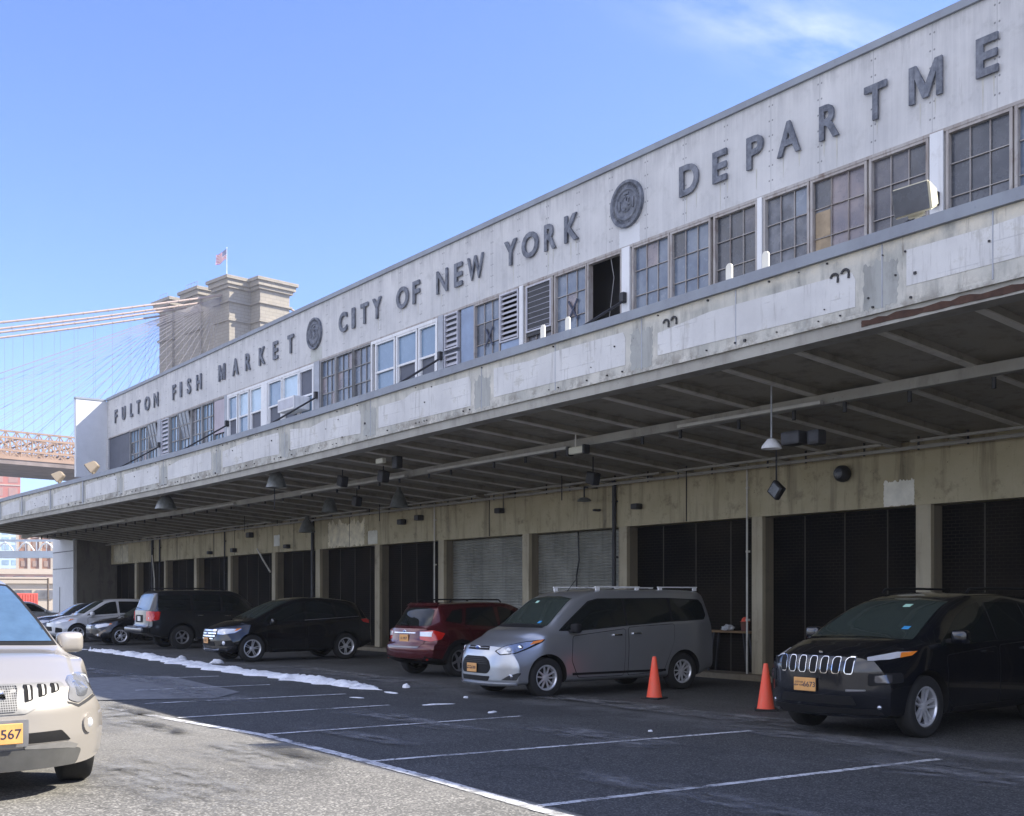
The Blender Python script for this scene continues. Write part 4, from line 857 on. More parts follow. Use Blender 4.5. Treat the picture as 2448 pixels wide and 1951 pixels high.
def wheel_meshes(Rr, rim_r, wd, spokes, sw, metal, style):
    bm = bmesh.new(); s = wd/2; r0 = rim_r
    prof = [(r0, -s*.80), (r0+.012, -s*.95), (Rr-.05, -s), (Rr-.018, -s*.93), (Rr, -s*.72), (Rr+.001, 0), (Rr, s*.72), (Rr-.018, s*.93), (Rr-.05, s), (r0+.012, s*.95), (r0, s*.80)]
    lathe(bm, prof, 56, 'y')
    for k2 in (-.42, 0, .42): lathe(bm, [(Rr+.0015, s*(k2-.06)), (Rr-.012, s*k2), (Rr+.0015, s*(k2+.06))], 56, 'y')
    bmesh.ops.recalc_face_normals(bm, faces=bm.faces)
    me = bpy.data.meshes.new('wheel'); bm.to_mesh(me); bm.free(); me.materials.append(M['tyre']); me.shade_smooth(); me.set_sharp_from_angle(angle=R(40))
    bm = bmesh.new(); o = s*.62
    lathe(bm, [(r0+.004, s*.82), (r0-.012, s*.86), (r0-.03, s*.70), (r0-.035, s*.1), (r0-.035, -s*.8)], 48, 'y', mi=0)
    lathe(bm, [(r0-.03, s*.05), (.001, s*.02)], 40, 'y', mi=1)
    lathe(bm, [(.16, s*.08), (.155, s*.16), (.001, s*.17)], 32, 'y', mi=2)
    lathe(bm, [(.001, o+.012), (.028, o+.010), (.060, o), (.066, o-.03)], 24, 'y')
    n = spokes
    for i in range(n):
        a = 2*math.pi*i/n+.1
        offs = (0,) if style == 'single' else (-sw*1.1, sw*1.1)
        for q in offs:
            ca, sa = math.cos(a), math.sin(a); qa = q
            def P(r, t, y): return (ca*r-sa*t, y, sa*r+ca*t)
            t0 = qa*.55; t1 = qa*(1.6 if style == 'vee' else 1.15)
            w0, w1 = sw*1.1, sw*.9
            pts = [P(.045, t0-w0/2, o-.028), P(.045, t0+w0/2, o-.028), P(.045, t0, o+.004), P(r0-.018, t1-w1/2, s*.50), P(r0-.018, t1+w1/2, s*.50), P(r0-.018, t1, s*.72)]
            # flat-topped spoke
            p2 = [P(.045, t0-w0/2, o-.03), P(.045, t0-w0/2*.8, o), P(.045, t0+w0/2*.8, o), P(.045, t0+w0/2, o-.03), P(r0-.015, t1-w1/2, s*.48), P(r0-.015, t1-w1/2*.8, s*.74), P(r0-.015, t1+w1/2*.8, s*.74), P(r0-.015, t1+w1/2, s*.48)]
            vs = [bm.verts.new(p) for p in p2]
            for f in ((0, 4, 5, 1), (1, 5, 6, 2), (2, 6, 7, 3), (3, 7, 4, 0)): bm.faces.new([vs[j] for j in f])
    for i in range(5):
        a = 2*math.pi*i/5+.4; tube(bm, (.036*math.cos(a)*1.2, o-.01, .036*math.sin(a)*1.2), (.036*math.cos(a)*1.2, o+.010, .036*math.sin(a)*1.2), .007, 6)
    bmesh.ops.recalc_face_normals(bm, faces=bm.faces)
    m2 = bpy.data.meshes.new('rim'); bm.to_mesh(m2); bm.free()
    for q in (metal, M['gap'], M['gap']): m2.materials.append(q)
    m2.shade_smooth(); m2.set_sharp_from_angle(angle=R(30))
    return me, m2
def rounded(pts, r, n=4):
    out = []; N = len(pts)
    for i in range(N):
        p0, p1, p2 = Vector(pts[i-1]), Vector(pts[i]), Vector(pts[(i+1) % N])
        a, b = (p0-p1), (p2-p1); ra = min(r, a.length*.45, b.length*.45)
        A, Bq = p1+a.normalized()*ra, p1+b.normalized()*ra
        for k2 in range(n+1):
            t = k2/n; out.append(tuple(A*(1-t)**2+p1*2*t*(1-t)+Bq*t*t))
    return out
class Car:
    def __init__(c, name, label, loc, heading, D, cat='car', group='cars parked at the market building'):
        c.D = D; c.t = thing(name, label, cat, loc, R(heading), group)
        L, Wd = D['L'], D['W']; c.L, c.W = L, Wd
        nx = 110; xs = []
        for i in range(nx+1):
            u = i/nx; u = .5-.5*math.cos(math.pi*u)*(1-.0) if False else u
            xs.append(-L/2+L*u)
        extra = [L/2-d for d in (.004, .01, .02, .03)]+[-L/2+d for d in (.004, .01, .02, .03)]
        xs = sorted(set(xs+extra))
        half = []
        for x in xs:
            top = interp(D['top'], x); belt = interp(D['belt'], x); bot = interp(D['bot'], x)
            wb = interp(D['wb'], x); wt = interp(D['wt'], x); wm = interp(D['wm'], x); cr = interp(D['crown'], x) if isinstance(D['crown'], list) else D['crown']
            e = max(top-cr, belt+.012)
            h = belt-bot
            P = [(0, bot), (wm*.45, bot), (wm*.80, bot+.005), (wm*.955, bot+.03), (wm*.985, bot+.12*h+.02), (wm*.998, bot+.40*h), (wm, bot+.62*h), ((wm*.45+wb*.55), bot+.86*h), (wb, belt-.012), (wb-.018*1, belt+.010),
                 (wb+(wt-wb)*.33, belt+(e-belt)*.33), (wb+(wt-wb)*.66-.0, belt+(e-belt)*.68), (wt, e), (wt*.93, e+(top-e)*.50), (wt*.75, e+(top-e)*.78), (wt*.5, e+(top-e)*.92), (wt*.25, e+(top-e)*.98), (0, top)]
            # Chaikin rounding twice, ends kept
            for _ in range(2):
                Q = [P[0]]
                for a, b in zip(P, P[1:]): Q += [(a[0]*.75+b[0]*.25, a[1]*.75+b[1]*.25), (a[0]*.25+b[0]*.75, a[1]*.25+b[1]*.75)]
                Q.append(P[-1]); P = Q
            half.append(P)
        nh = len(half[0]); fp, rp = D.get('fplan', .30), D.get('rplan', .18)
        def warp(x, y, z):
            t = abs(y)/(Wd/2)
            bf = max(0, (x-(L/2-1.0))/1.0); bf = bf*bf*(3-2*bf)
            br = max(0, ((-L/2+.9)-x)/.9); br = br*br*(3-2*br)
            x2 = x-bf*(interp(D['nose'], z)+fp*t**3.0)+br*(interp(D['tail'], z)+rp*t**3.2)
            return Vector((x2, y, z))
        c.warp = warp
        bm = bmesh.new(); rings = []
        for x, P in zip(xs, half):
            ring = []
            for (y, z) in P: ring.append(bm.verts.new(warp(x, y, z)))
            for (y, z) in P[1:-1][::-1]: ring.append(bm.verts.new(warp(x, -y, z)))
            rings.append(ring)
        n = len(rings[0])
        for a, b in zip(rings, rings[1:]):
            for i in range(n): bm.faces.new((a[i], b[i], b[(i+1) % n], a[(i+1) % n]))
        K = 18
        for x, ring, P in ((xs[0], rings[0], half[0]), (xs[-1], rings[-1], half[-1])):
            prev = None
            for j in range(1, nh-1):
                y, z = P[j]; l, r_ = ring[j], ring[n-j]
                row = [l]+[bm.verts.new(warp(x, y*(1-2*q/K), z)) for q in range(1, K)]+[r_]
                if prev:
                    for q in range(K): bm.faces.new((prev[q], prev[q+1], row[q+1], row[q]))
                else:
                    for q in range(K): bm.faces.new((ring[0], row[q], row[q+1]))
                prev = row
            for q in range(K): bm.faces.new((ring[nh-1], prev[q], prev[q+1]))
        bmesh.ops.recalc_face_normals(bm, faces=bm.faces)
        c.bvh = BVHTree.FromBMesh(bm)
        c.mats = [D['paint'], M['gap']]
        body = obj('body', bm, c.mats, c.t); c.body = body
        # wheel arches cut with a boolean
        cut = bmesh.new(); ar = D['R']+D.get('arch', .055)
        for ax in (D['xf'], D['xr']):
            for sgn in (-1, 1):
                mt = Matrix.Translation((ax, sgn*(Wd/2-.02), D['R']+.01)) @ Matrix.Rotation(R(90), 4, 'X')
                bmesh.ops.create_cone(cut, cap_ends=True, segments=48, radius1=ar, radius2=ar, depth=.56, matrix=mt)
        for f in cut.faces: f.material_index = 1
        me = bpy.data.meshes.new('cut'); cut.to_mesh(me); cut.free()
        for q in c.mats: me.materials.append(q)
        co = bpy.data.objects.new('cut', me); COL.objects.link(co)
        md = body.modifiers.new('b', 'BOOLEAN'); md.operation = 'DIFFERENCE'; md.solver = 'EXACT'; md.object = co
        w0 = c.t.matrix_basis.copy(); c.t.matrix_basis = Matrix.Identity(4)
        bpy.context.view_layer.update()
        nm = bpy.data.meshes.new_from_object(body.evaluated_get(bpy.context.evaluated_depsgraph_get()))
        body.modifiers.clear(); old = body.data; body.data = nm; nm.name = 'body'; bpy.data.meshes.remove(old)
        bpy.data.objects.remove(co); bpy.data.meshes.remove(me); c.t.matrix_basis = w0
        nm.shade_smooth(); nm.set_sharp_from_angle(angle=R(38))
        tm, rm = wheel_meshes(D['R'], D['rim'], D.get('tw', .225), D['spokes'], D.get('sw', .035), D.get('alloy', M['alloy']), D.get('style', 'single'))
        for ax, steer in ((D['xf'], D.get('steer', 0)), (D['xr'], 0)):
            for sgn in (-1, 1):
                w = bpy.data.objects.new('wheel', tm); COL.objects.link(w); w.parent = c.t
                w.location = (ax, sgn*(Wd/2-.02-D.get('tw', .225)/2-D.get('inset', .02)), D['R']); w.rotation_euler = (0, 0, (0 if sgn > 0 else math.pi)+R(steer))
                r_ = bpy.data.objects.new('rim', rm); COL.objects.link(r_); r_.parent = w; r_.rotation_euler = (0, R(ax*37), 0)
    def patch(c, name, pts, az, m, off=.004, parent=None, rad=0, grid=.07, skirt=.02, label=None, bm_only=False):
        """pts: list of (x,y,z) local points outlining a region; projected on the body along azimuth az"""
        n = Vector((math.cos(R(az)), math.sin(R(az)), 0)); t = Vector((-n.y, n.x, 0))
        P = [(Vector(p).dot(t), p[2]) for p in pts]
        if rad: P = rounded(P, rad)
        bm = bmesh.new(); vs = [bm.verts.new((a, 0, b)) for a, b in P]
        try: bm.faces.new(vs)
        except ValueError: pass
        bmesh.ops.triangulate(bm, faces=bm.faces[:], ngon_method='EAR_CLIP')
        a0, a1 = min(p[0] for p in P), max(p[0] for p in P); b0, b1 = min(p[1] for p in P), max(p[1] for p in P)
        for k2 in range(1, int((a1-a0)/grid)+1):
            bmesh.ops.bisect_plane(bm, geom=bm.verts[:]+bm.edges[:]+bm.faces[:], plane_co=(a0+(a1-a0)*k2/(int((a1-a0)/grid)+1), 0, 0), plane_no=(1, 0, 0))
        for k2 in range(1, int((b1-b0)/grid)+1):
            bmesh.ops.bisect_plane(bm, geom=bm.verts[:]+bm.edges[:]+bm.faces[:], plane_co=(0, 0, b0+(b1-b0)*k2/(int((b1-b0)/grid)+1)), plane_no=(0, 0, 1))
        nor = {}
        for v in bm.verts:
            o = t*v.co.x+Vector((0, 0, v.co.z))+n*4
            h = c.bvh.ray_cast(o, -n)
            if h[0] is None:
                q = c.bvh.find_nearest(o-n*4+n*(c.W/2 if abs(math.sin(R(az))) > .7 else c.L/2)); h = q
            v.co = h[0]+h[1]*off if h[1].dot(n) > 0 else h[0]+n*off; nor[v] = h[1]
        bmesh.ops.recalc_face_normals(bm, faces=bm.faces)
        s = sum((f.normal.dot(n)*f.calc_area() for f in bm.faces))
        if s < 0: bmesh.ops.reverse_faces(bm, faces=bm.faces)
        ed = [e for e in bm.edges if e.is_boundary]
        r_ = bmesh.ops.extrude_edge_only(bm, edges=ed)
        for v in r_['geom']:
            if isinstance(v, bmesh.types.BMVert): v.co -= n*(skirt+off)
        if bm_only: return bm
        return obj(name, bm, m, parent or c.t, smooth=35, label=label)
    def side(c, name, pts, m, off=.004, both=True, **k):
        out = []
        for s in ((1, -1) if both else (1,)):
            out.append(c.patch(name, [(x, s*c.W/2, z) for x, z in pts], 90*s, m, off, **k))
        return out
    def front(c, name, pts, m, off=.004, **k): return c.patch(name, [(2, y, z) for y, z in pts], 0, m, off, **k)
    def rear(c, name, pts, m, off=.004, **k): return c.patch(name, [(-2, y, z) for y, z in pts], 180, m, off, **k)
    def pair(c, name, pts, az, m, off=.004, **k):
        return [c.patch(name, [(x, s*y, z) for x, y, z in pts], az*s, m, off, **k) for s in (1, -1)]
    def hit(c, p, az):
        n = Vector((math.cos(R(az)), math.sin(R(az)), 0)); o = Vector(p); o = o-n*o.dot(n)+n*4
        h = c.bvh.ray_cast(o, -n); return h[0] if h[0] else Vector(p)
    def plate(c, y, z, frontside=True, txt='', m=None, w=.305, h=.155, back=.012, tilt=0):
        az = 0 if frontside else 180; p = c.hit((0, y, z), az); sgn = 1 if frontside else -1
        bm = bmesh.new(); rbox(bm, (p.x+sgn*back, y, z), (.012, w, h), .005, 1)
        pl = obj('number_plate', bm, m or M['plate'], c.t)
        if txt:
            b2 = bmesh.new()
            for t, hh, dz, dy in txt:
                q = text_mesh(t, hh, None, .001, .006)
                for v in q.verts: v.co = Vector((sgn*(back+.0075)+p.x+sgn*v.co.z, y+sgn*(v.co.x+dy), z+v.co.y+dz))
                merge(b2, q)
            obj('plate_text', b2, M['ink'], pl)
        return pl
    def mirror(c, x, z, m, s=1., y=None):
        for sg in (1, -1):
            bm = bmesh.new(); yy = y or (interp(c.D['wb'], x)+.02)
            rbox(bm, (x, sg*(yy+.12*s), z+.03), (.13*s, .19*s, .155*s), .06*s, 4)
            q = obj('mirror', bm, m, c.t, smooth=40)
            b2 = bmesh.new(); rbox(b2, (x+.01, sg*(yy+.01), z-.02), (.07, .10, .05), .015); obj('mirror_arm', b2, M['trim'], q)
            b3 = bmesh.new(); rbox(b3, (x-.064*s, sg*(yy+.12*s), z+.03), (.006, .12*s, .09*s), .002, 1); obj('mirror_glass', b3, M['carglass'], q)
    def handle(c, x, z, m):
        for s in (1, -1):
            p = c.hit((x, s, z), 90*s); bm = bmesh.new(); rbox(bm, (x, p.y+s*.03, z), (.19, .022, .032), .01); 
            rbox(bm, (x-.08, p.y+s*.012, z), (.03, .04, .024), .006, 1); rbox(bm, (x+.08, p.y+s*.012, z), (.03, .04, .024), .006, 1)
            obj('door_handle', bm, m, c.t, smooth=40)
    def doors(c, polys):
        for pts in polys:
            cx = sum(p[0] for p in pts)/len(pts); cz = sum(p[1] for p in pts)/len(pts)
            big = [(p[0]+(.010 if p[0] > cx else -.010), p[1]+(.010 if p[1] > cz else -.010)) for p in pts]
            for s in (1, -1):
                d = c.patch('door', [(x, s*c.W/2, z) for x, z in pts], 90*s, c.D['paint'], .006, rad=.05)
                c.patch('door_gap', [(x, s*c.W/2, z) for x, z in big], 90*s, M['gap'], .002, parent=d, rad=.06)
    def rails(c, x0, x1, y, z, m, h=.05, posts=True):
        for s in (1, -1):
            bm = bmesh.new(); pts = [(x0, s*y, z-h), (x0-.06 if x0 > x1 else x0+.06, s*y, z), ((x0+x1)/2, s*y, z+.008), (x1+.06 if x0 > x1 else x1-.06, s*y, z), (x1, s*y, z-h)]
            path(bm, pts, .016, 8); obj('roof_rail', bm, m, c.t, smooth=40)
    def badge(c, y, z, frontside=True, a=.075, b=.032, inner=None):
        az = 0 if frontside else 180; p = c.hit((0, y, z), az); sg = 1 if frontside else -1
        bm = bmesh.new(); t = bmesh.new(); bmesh.ops.create_uvsphere(t, u_segments=24, v_segments=12, radius=1)
        for v in t.verts: v.co = Vector((v.co.z*.014+p.x+sg*.012, v.co.x*a+y, v.co.y*b+z))
        merge(bm, t); o = obj('badge', bm, M['chrome'], c.t, smooth=60)
        if inner:
            bm = bmesh.new(); t = bmesh.new(); bmesh.ops.create_uvsphere(t, u_segments=24, v_segments=12, radius=1)
            for v in t.verts: v.co = Vector((v.co.z*.014+p.x+sg*.016, v.co.x*a*.82+y, v.co.y*b*.74+z))
            merge(bm, t); obj('badge_face', bm, inner, o, smooth=60)
    def lens(c, name, x, y, z, r, az, m, parent=None, depth=.02):
        out = []
        for s in (1, -1):
            p = c.hit((x, s*y, z), az*s); n = Vector((math.cos(R(az)), s*math.sin(R(az)), 0))
            bm = bmesh.new(); lathe(bm, [(.001, depth), (r*.6, depth*.8), (r*.9, depth*.2), (r, -.02)], 24, 'z')
            mt = n.to_track_quat('Z', 'Y').to_matrix(); bmesh.ops.rotate(bm, verts=bm.verts, matrix=mt); bmesh.ops.translate(bm, verts=bm.verts, vec=p)
            out.append(obj(name, bm, m, c.t, smooth=60))
        return out
    def wiper(c, pts, az):
        bm = bmesh.new(); q = [c.hit(p, az)+Vector((math.cos(R(az))*.02, 0, .01)) for p in pts]; path(bm, q, .009, 6); obj('wiper', bm, M['trim'], c.t)

NYC = [('CITY OF', .022, .022, -.075), ('NEW YORK', .022, -.012, -.075)]
# ---- silver passenger van
D = dict(L=4.82, W=1.84, R=.335, rim=.215, xf=1.51, xr=-1.55, spokes=5, style='vee', sw=.030, paint=paint('silver_paint', (.46, .48, .51), .75, .32, dust=.25), crown=[(-2.41, .05), (.3, .055), (1.3, .04), (2.41, .06)],
    top=[(-2.41, 1.66), (-2.37, 1.76), (-2.2, 1.82), (-1.2, 1.845), (0, 1.845), (.35, 1.81), (.78, 1.68), (1.1, 1.45), (1.42, 1.215), (1.56, 1.17), (1.9, 1.11), (2.2, 1.01), (2.33, .94), (2.41, .87)],
    belt=[(-2.41, 1.22), (-1.9, 1.235), (-.5, 1.17), (.8, 1.09), (1.4, 1.06), (1.9, .97), (2.2, .87), (2.41, .78)],
    bot=[(-2.41, .36), (-2.0, .24), (1.9, .22), (2.41, .20)],
    wb=[(-2.41, .84), (-2.0, .885), (1.0, .885), (1.5, .87), (2.0, .82), (2.41, .74)], wt=[(-2.41, .66), (-2.0, .70), (.4, .69), (.78, .68), (1.4, .74), (2.0, .72), (2.41, .66)], wm=[(-2.41, .87), (-1.9, .915), (1.6, .918), (2.1, .90), (2.41, .86)],
    nose=[(.2, .05), (.30, .0), (.5, .0), (.7, .03), (.85, .10), (1.0, .22)], tail=[(.3, .04), (.5, 0), (1.0, .02), (1.7, .12)], fplan=.42, rplan=.14)
v = Car('parked_van', 'silver passenger van with roof rails and long black side windows, nose toward the lot', (-16.0, 13.30, 0), -92, D, 'van')
sp = D['paint']
v.side('window_surround', [(1.26, 1.115), (.54, 1.62), (.34, 1.665), (-1.26, 1.675), (-2.04, 1.645), (-2.13, 1.56), (-2.17, 1.36), (-2.09, 1.27), (-1.26, 1.24), (-.2, 1.18), (.8, 1.11)], M['trim'], .0025, rad=.03)
v.side('side_window', [(1.22, 1.13), (.52, 1.60), (.34, 1.645), (-.20, 1.66), (-.20, 1.20), (.8, 1.125)], M['carglass'], rad=.03)
v.side('side_window', [(-.25, 1.66), (-1.26, 1.655), (-1.26, 1.26), (-.25, 1.20)], M['carglass'], rad=.03)
v.side('side_window', [(-1.31, 1.655), (-2.02, 1.625), (-2.10, 1.55), (-2.14, 1.36), (-2.07, 1.29), (-1.31, 1.265)], M['carglass'], rad=.05)
v.front('windscreen', [(-.70, 1.20), (-.66, 1.24), (-.58, 1.66), (-.2, 1.70), (.2, 1.70), (.58, 1.66), (.66, 1.24), (.70, 1.20), (.3, 1.225), (-.3, 1.225)], M['windscreen'], .004, grid=.05)
v.rear('rear_window', [(-.62, 1.25), (-.60, 1.62), (.60, 1.62), (.62, 1.25)], M['carglass'], rad=.06)
v.doors([[(.98, 1.02), (1.02, .62), (.88, .32), (-.12, .32), (-.17, 1.13)], [(-.25, 1.15), (-.22, .32), (-1.05, .36), (-1.3, .9), (-1.32, 1.20)]])
v.front('grille', [(-.44, .50), (-.39, .63), (-.28, .695), (.28, .695), (.39, .63), (.44, .50), (.37, .41), (-.37, .41)], M['trim'], .008, rad=.05)
for z in (.66, .63, .60, .57): v.front('grille_bar', [(-.36 if z < .65 else -.28, z-.006), (.36 if z < .65 else .28, z-.006), (.36 if z < .65 else .28, z+.006), (-.36 if z < .65 else -.28, z+.006)], M['trim_grey'], .016)
v.front('upper_grille', [(-.33, .80), (-.30, .865), (.30, .865), (.33, .80)], M['trim'], .006, rad=.015)
v.front('upper_grille_bar', [(-.30, .828), (-.30, .838), (.30, .838), (.30, .828)], M['alloy_dull'], .012)
v.front('lower_grille', [(-.42, .37), (-.38, .29), (.38, .29), (.42, .37)], M['trim'], .006, rad=.02)
v.front('bumper_lip', [(-.80, .262), (.80, .262), (.80, .238), (-.80, .238)], sp, .035)
v.badge(0, .835, True, .085, .036, M['badge_blue'])
v.pair('headlight', [(2.2, .45, .785), (2.1, .50, .735), (2.0, .72, .76), (1.9, .80, .83), (1.80, .86, .90), (1.75, .86, .945), (1.9, .74, .93), (2.1, .58, .87)], 28, M['lampback'], .010, rad=.02)
v.pair('headlight_rim', [(2.22, .42, .787), (2.1, .49, .72), (2.0, .73, .748), (1.88, .82, .82), (1.66, .9, .93), (1.6, .9, .985), (1.9, .74, .945), (2.1, .57, .885)], 28, M['trim'], .004, rad=.02)
v.pair('turn_signal', [(1.84, .83, .885), (1.80, .86, .94), (1.60, .9, .98), (1.66, .9, .935)], 50, M['amber'], .012)
v.lens('headlight_lens', 2.0, .60, .80, .055, 28, M['whitelens']); v.lens('headlight_lens', 2.0, .76, .845, .05, 35, M['chrome'])
v.pair('fog_lamp_panel', [(2.1, .52, .31), (2.0, .60, .38), (1.97, .78, .435), (1.95, .81, .43), (1.98, .76, .31)], 30, M['trim_grey'], .008, rad=.02)
for o in v.lens('fog_lamp', 2.0, .66, .37, .048, 28, M['lampback'], depth=.008): pass
v.plate(-.03, .50, True, NYC+[('6180', .05, .003, .06)], back=.03, w=.30, h=.15)
for s in (1, -1):
    for x0, x1 in ((.30, -.72), (-1.15, -2.12)):
        bm = bmesh.new(); rbox(bm, ((x0+x1)/2, s*.62, 1.868), (x0-x1, .03, .022), .008)
        for q in (x0-.06, x1+.06): rbox(bm, (q, s*.62, 1.835), (.09, .03, .07), .01)
        obj('roof_rail', bm, M['whitepaint'], v.t)
v.mirror(1.02, 1.13, M['trim'], 1.05); v.handle(.02, 1.03, M['chrome']); v.handle(-.42, 1.05, M['chrome'])
v.side('body_moulding', [(1.0, .40), (1.0, .36), (-1.1, .36), (-1.1, .40)], M['trim'], .012)
v.front('cowl', [(-.68, 1.165), (.68, 1.165), (.68, 1.20), (.3, 1.222), (-.3, 1.222), (-.68, 1.20)], M['trim'], .003)
v.front('sticker', [(.38, 1.235), (.46, 1.235), (.46, 1.275), (.38, 1.275)], M['sticker_b'], .007); v.front('sticker', [(-.30, 1.58), (-.22, 1.58), (-.22, 1.62), (-.30, 1.62)], M['sticker_g'], .007)
bm = bmesh.new(); tube(bm, (.45, 0, 1.78), (.25, 0, 2.0), .006, 6); obj('aerial', bm, M['trim'], v.t)
v.pair('tail_light', [(-2.3, .72, .85), (-2.3, .80, .85), (-2.3, .80, 1.2), (-2.3, .72, 1.2)], 165, M['redlens'], .006)

# ---- black crossover with winged chrome grille
def crossover_dims(paintm, **k):
    d = dict(L=4.52, W=1.84, R=.35, rim=.235, xf=1.36, xr=-1.33, spokes=5, style='double', sw=.022, paint=paintm, crown=[(-2.2, .05), (.3, .06), (1.0, .045), (2.26, .06)],
        top=[(-2.26, 1.10), (-2.20, 1.16), (-2.06, 1.34), (-1.9, 1.49), (-1.7, 1.57), (-1.3, 1.635), (-.6, 1.685), (-.25, 1.685), (.1, 1.64), (.45, 1.53), (.9, 1.315), (1.28, 1.13), (1.40, 1.09), (1.75, 1.05), (2.05, .98), (2.18, .92), (2.26, .84)],
        belt=[(-2.26, 1.08), (-1.9, 1.13), (-.5, 1.06), (.8, 1.0), (1.2, .99), (1.8, .92), (2.05, .86), (2.26, .77)],
        bot=[(-2.26, .42), (-2.0, .30), (-1.6, .25), (1.7, .23), (2.26, .25)],
        wb=[(-2.26, .76), (-1.9, .86), (.9, .885), (1.4, .87), (1.9, .80), (2.26, .70)], wt=[(-2.26, .66), (-2.0, .60), (-1.5, .62), (.2, .64), (.5, .66), (1.1, .76), (1.8, .70), (2.26, .62)], wm=[(-2.26, .86), (-1.8, .915), (1.5, .92), (2.0, .90), (2.26, .84)],
        nose=[(.2, .10), (.35, .0), (.55, .0), (.75, .03), (.9, .10), (1.0, .2)], tail=[(.3, .06), (.5, 0), (.9, .03), (1.1, .08), (1.6, .10)], fplan=.46, rplan=.22)
    d.update(k); return d
D = crossover_dims(paint('black_paint', (.006, .0065, .008), .3, .2, dust=.10))
v = Car('parked_crossover', 'black crossover with winged chrome grille and ten-spoke wheels, beside the snow bank', (-28.75, 13.35, 0), -91, D)
def crossover_glass(v, x=0):
    v.side('side_window', [(1.14, 1.04), (.50, 1.40), (.20, 1.515), (-.08, 1.565), (-.12, 1.10), (.5, 1.06)], M['carglass'], rad=.03)
    v.side('side_window', [(-.20, 1.565), (-.95, 1.555), (-1.02, 1.13), (-.2, 1.09)], M['carglass'], rad=.03)
    v.side('side_window', [(-1.05, 1.545), (-1.40, 1.50), (-1.78, 1.27), (-1.70, 1.20), (-1.1, 1.14)], M['carglass'], rad=.03)
    v.front('windscreen', [(-.72, 1.13), (-.68, 1.18), (-.58, 1.57), (-.2, 1.61), (.2, 1.61), (.58, 1.57), (.68, 1.18), (.72, 1.13), (.3, 1.15), (-.3, 1.15)], M['windscreen'], .004, grid=.05)
    v.rear('rear_window', [(-.64, 1.17), (-.54, 1.48), (.54, 1.48), (.64, 1.17)], M['carglass'], rad=.06)
    v.doors([[(.98, .94), (.98, .50), (.82, .34), (-.10, .34), (-.14, 1.02)], [(-.21, 1.03), (-.18, .34), (-.78, .36), (-1.0, .75), (-1.08, 1.07)]])
    v.side('sill_cladding', [(.86, .33), (.86, .25), (-.82, .26), (-.82, .34)], M['trim'], .014)
crossover_glass(v)
v.front('grille', [(-.36, .60), (-.46, .70), (-.44, .835), (.44, .835), (.46, .70), (.36, .60)], M['trim'], .006, rad=.02)
for z, h, w in ((.815, .022, .44), (.745, .020, .45), (.675, .020, .43), (.612, .014, .36)):
    v.front('grille_bar', [(-w, z-h), (w, z-h), (w, z+h), (-w, z+h)], M['chrome'], .018, rad=.008)
v.badge(0, .745, True, .085, .036, M['badge_blue'])
v.pair('headlight', [(2.1, .47, .745), (2.0, .62, .735), (1.9, .84, .77), (1.8, .88, .845), (2.0, .66, .85), (2.1, .47, .835)], 32, M['whitelens'], .010, rad=.015)
v.pair('headlight_rim', [(2.1, .45, .73), (2.0, .62, .72), (1.9, .85, .76), (1.76, .9, .86), (2.0, .66, .865), (2.1, .45, .85)], 32, M['chrome'], .004, rad=.015)
v.pair('turn_signal', [(1.88, .84, .80), (1.80, .88, .82), (1.72, .9, .88), (1.84, .86, .86)], 50, M['amber'], .013)
v.pair('fog_lamp_panel', [(2.0, .50, .42), (2.0, .60, .54), (1.9, .82, .58), (1.85, .86, .42)], 30, M['trim'], .008, rad=.03)
v.lens('fog_lamp', 2.0, .64, .50, .06, 25, M['whitelens'])
v.front('lower_grille', [(-.45, .42), (-.40, .54), (.40, .54), (.45, .42)], M['trim'], .006, rad=.02)
v.front('skid_trim', [(-.52, .30), (-.58, .36), (-.40, .335), (.40, .335), (.58, .36), (.52, .30), (.3, .28), (-.3, .28)], M['chrome'], .012)
v.plate(-.0, .56, True, [('8212', .06, -.002, .0)], back=.03)
v.side('window_strip', [(-.1, 1.075), (-.1, 1.060), (-1.72, 1.150), (-1.72, 1.158)], M['alloy_dull'], .008)
v.mirror(.86, 1.02, D['paint']); v.handle(-.02+.12, .93, D['paint']); v.handle(-.82, .97, D['paint'])
v.pair('tail_light', [(-2.1, .55, .98), (-2.0, .7, .95), (-1.85, .85, 1.0), (-1.8, .88, 1.08), (-2.0, .7, 1.10), (-2.1, .55, 1.08)], 140, M['redlens'], .008)

# ---- navy crossover with seven-slot grille
D = crossover_dims(paint('navy_paint', (.004, .0055, .010), .3, .2, dust=.06), L=4.62, W=1.86, R=.36, rim=.235, xf=1.37, xr=-1.33, spokes=5, style='double', sw=.034,
    top=[(-2.31, 1.12), (-2.24, 1.22), (-2.08, 1.50), (-1.9, 1.60), (-1.3, 1.66), (-.5, 1.70), (-.05, 1.69), (.2, 1.655), (.55, 1.56), (.95, 1.38), (1.32, 1.20), (1.44, 1.165), (1.8, 1.12), (2.08, 1.06), (2.2, 1.01), (2.31, .95)],
    belt=[(-2.31, 1.05), (-1.9, 1.10), (-.5, 1.09), (.8, 1.08), (1.2, 1.08), (1.8, 1.02), (2.05, .97), (2.31, .90)], fplan=.40,
    nose=[(.2, .12), (.35, .04), (.55, .0), (.78, .0), (.88, .02), (.96, .06), (1.08, .16)])
v = Car('parked_crossover', 'dark navy crossover with seven chrome-rimmed grille slots, at the right end of the row', (-9.15, 13.5, 0), -88, D); v.t.scale = (1.04, 1.04, 1.04)
crossover_glass(v)
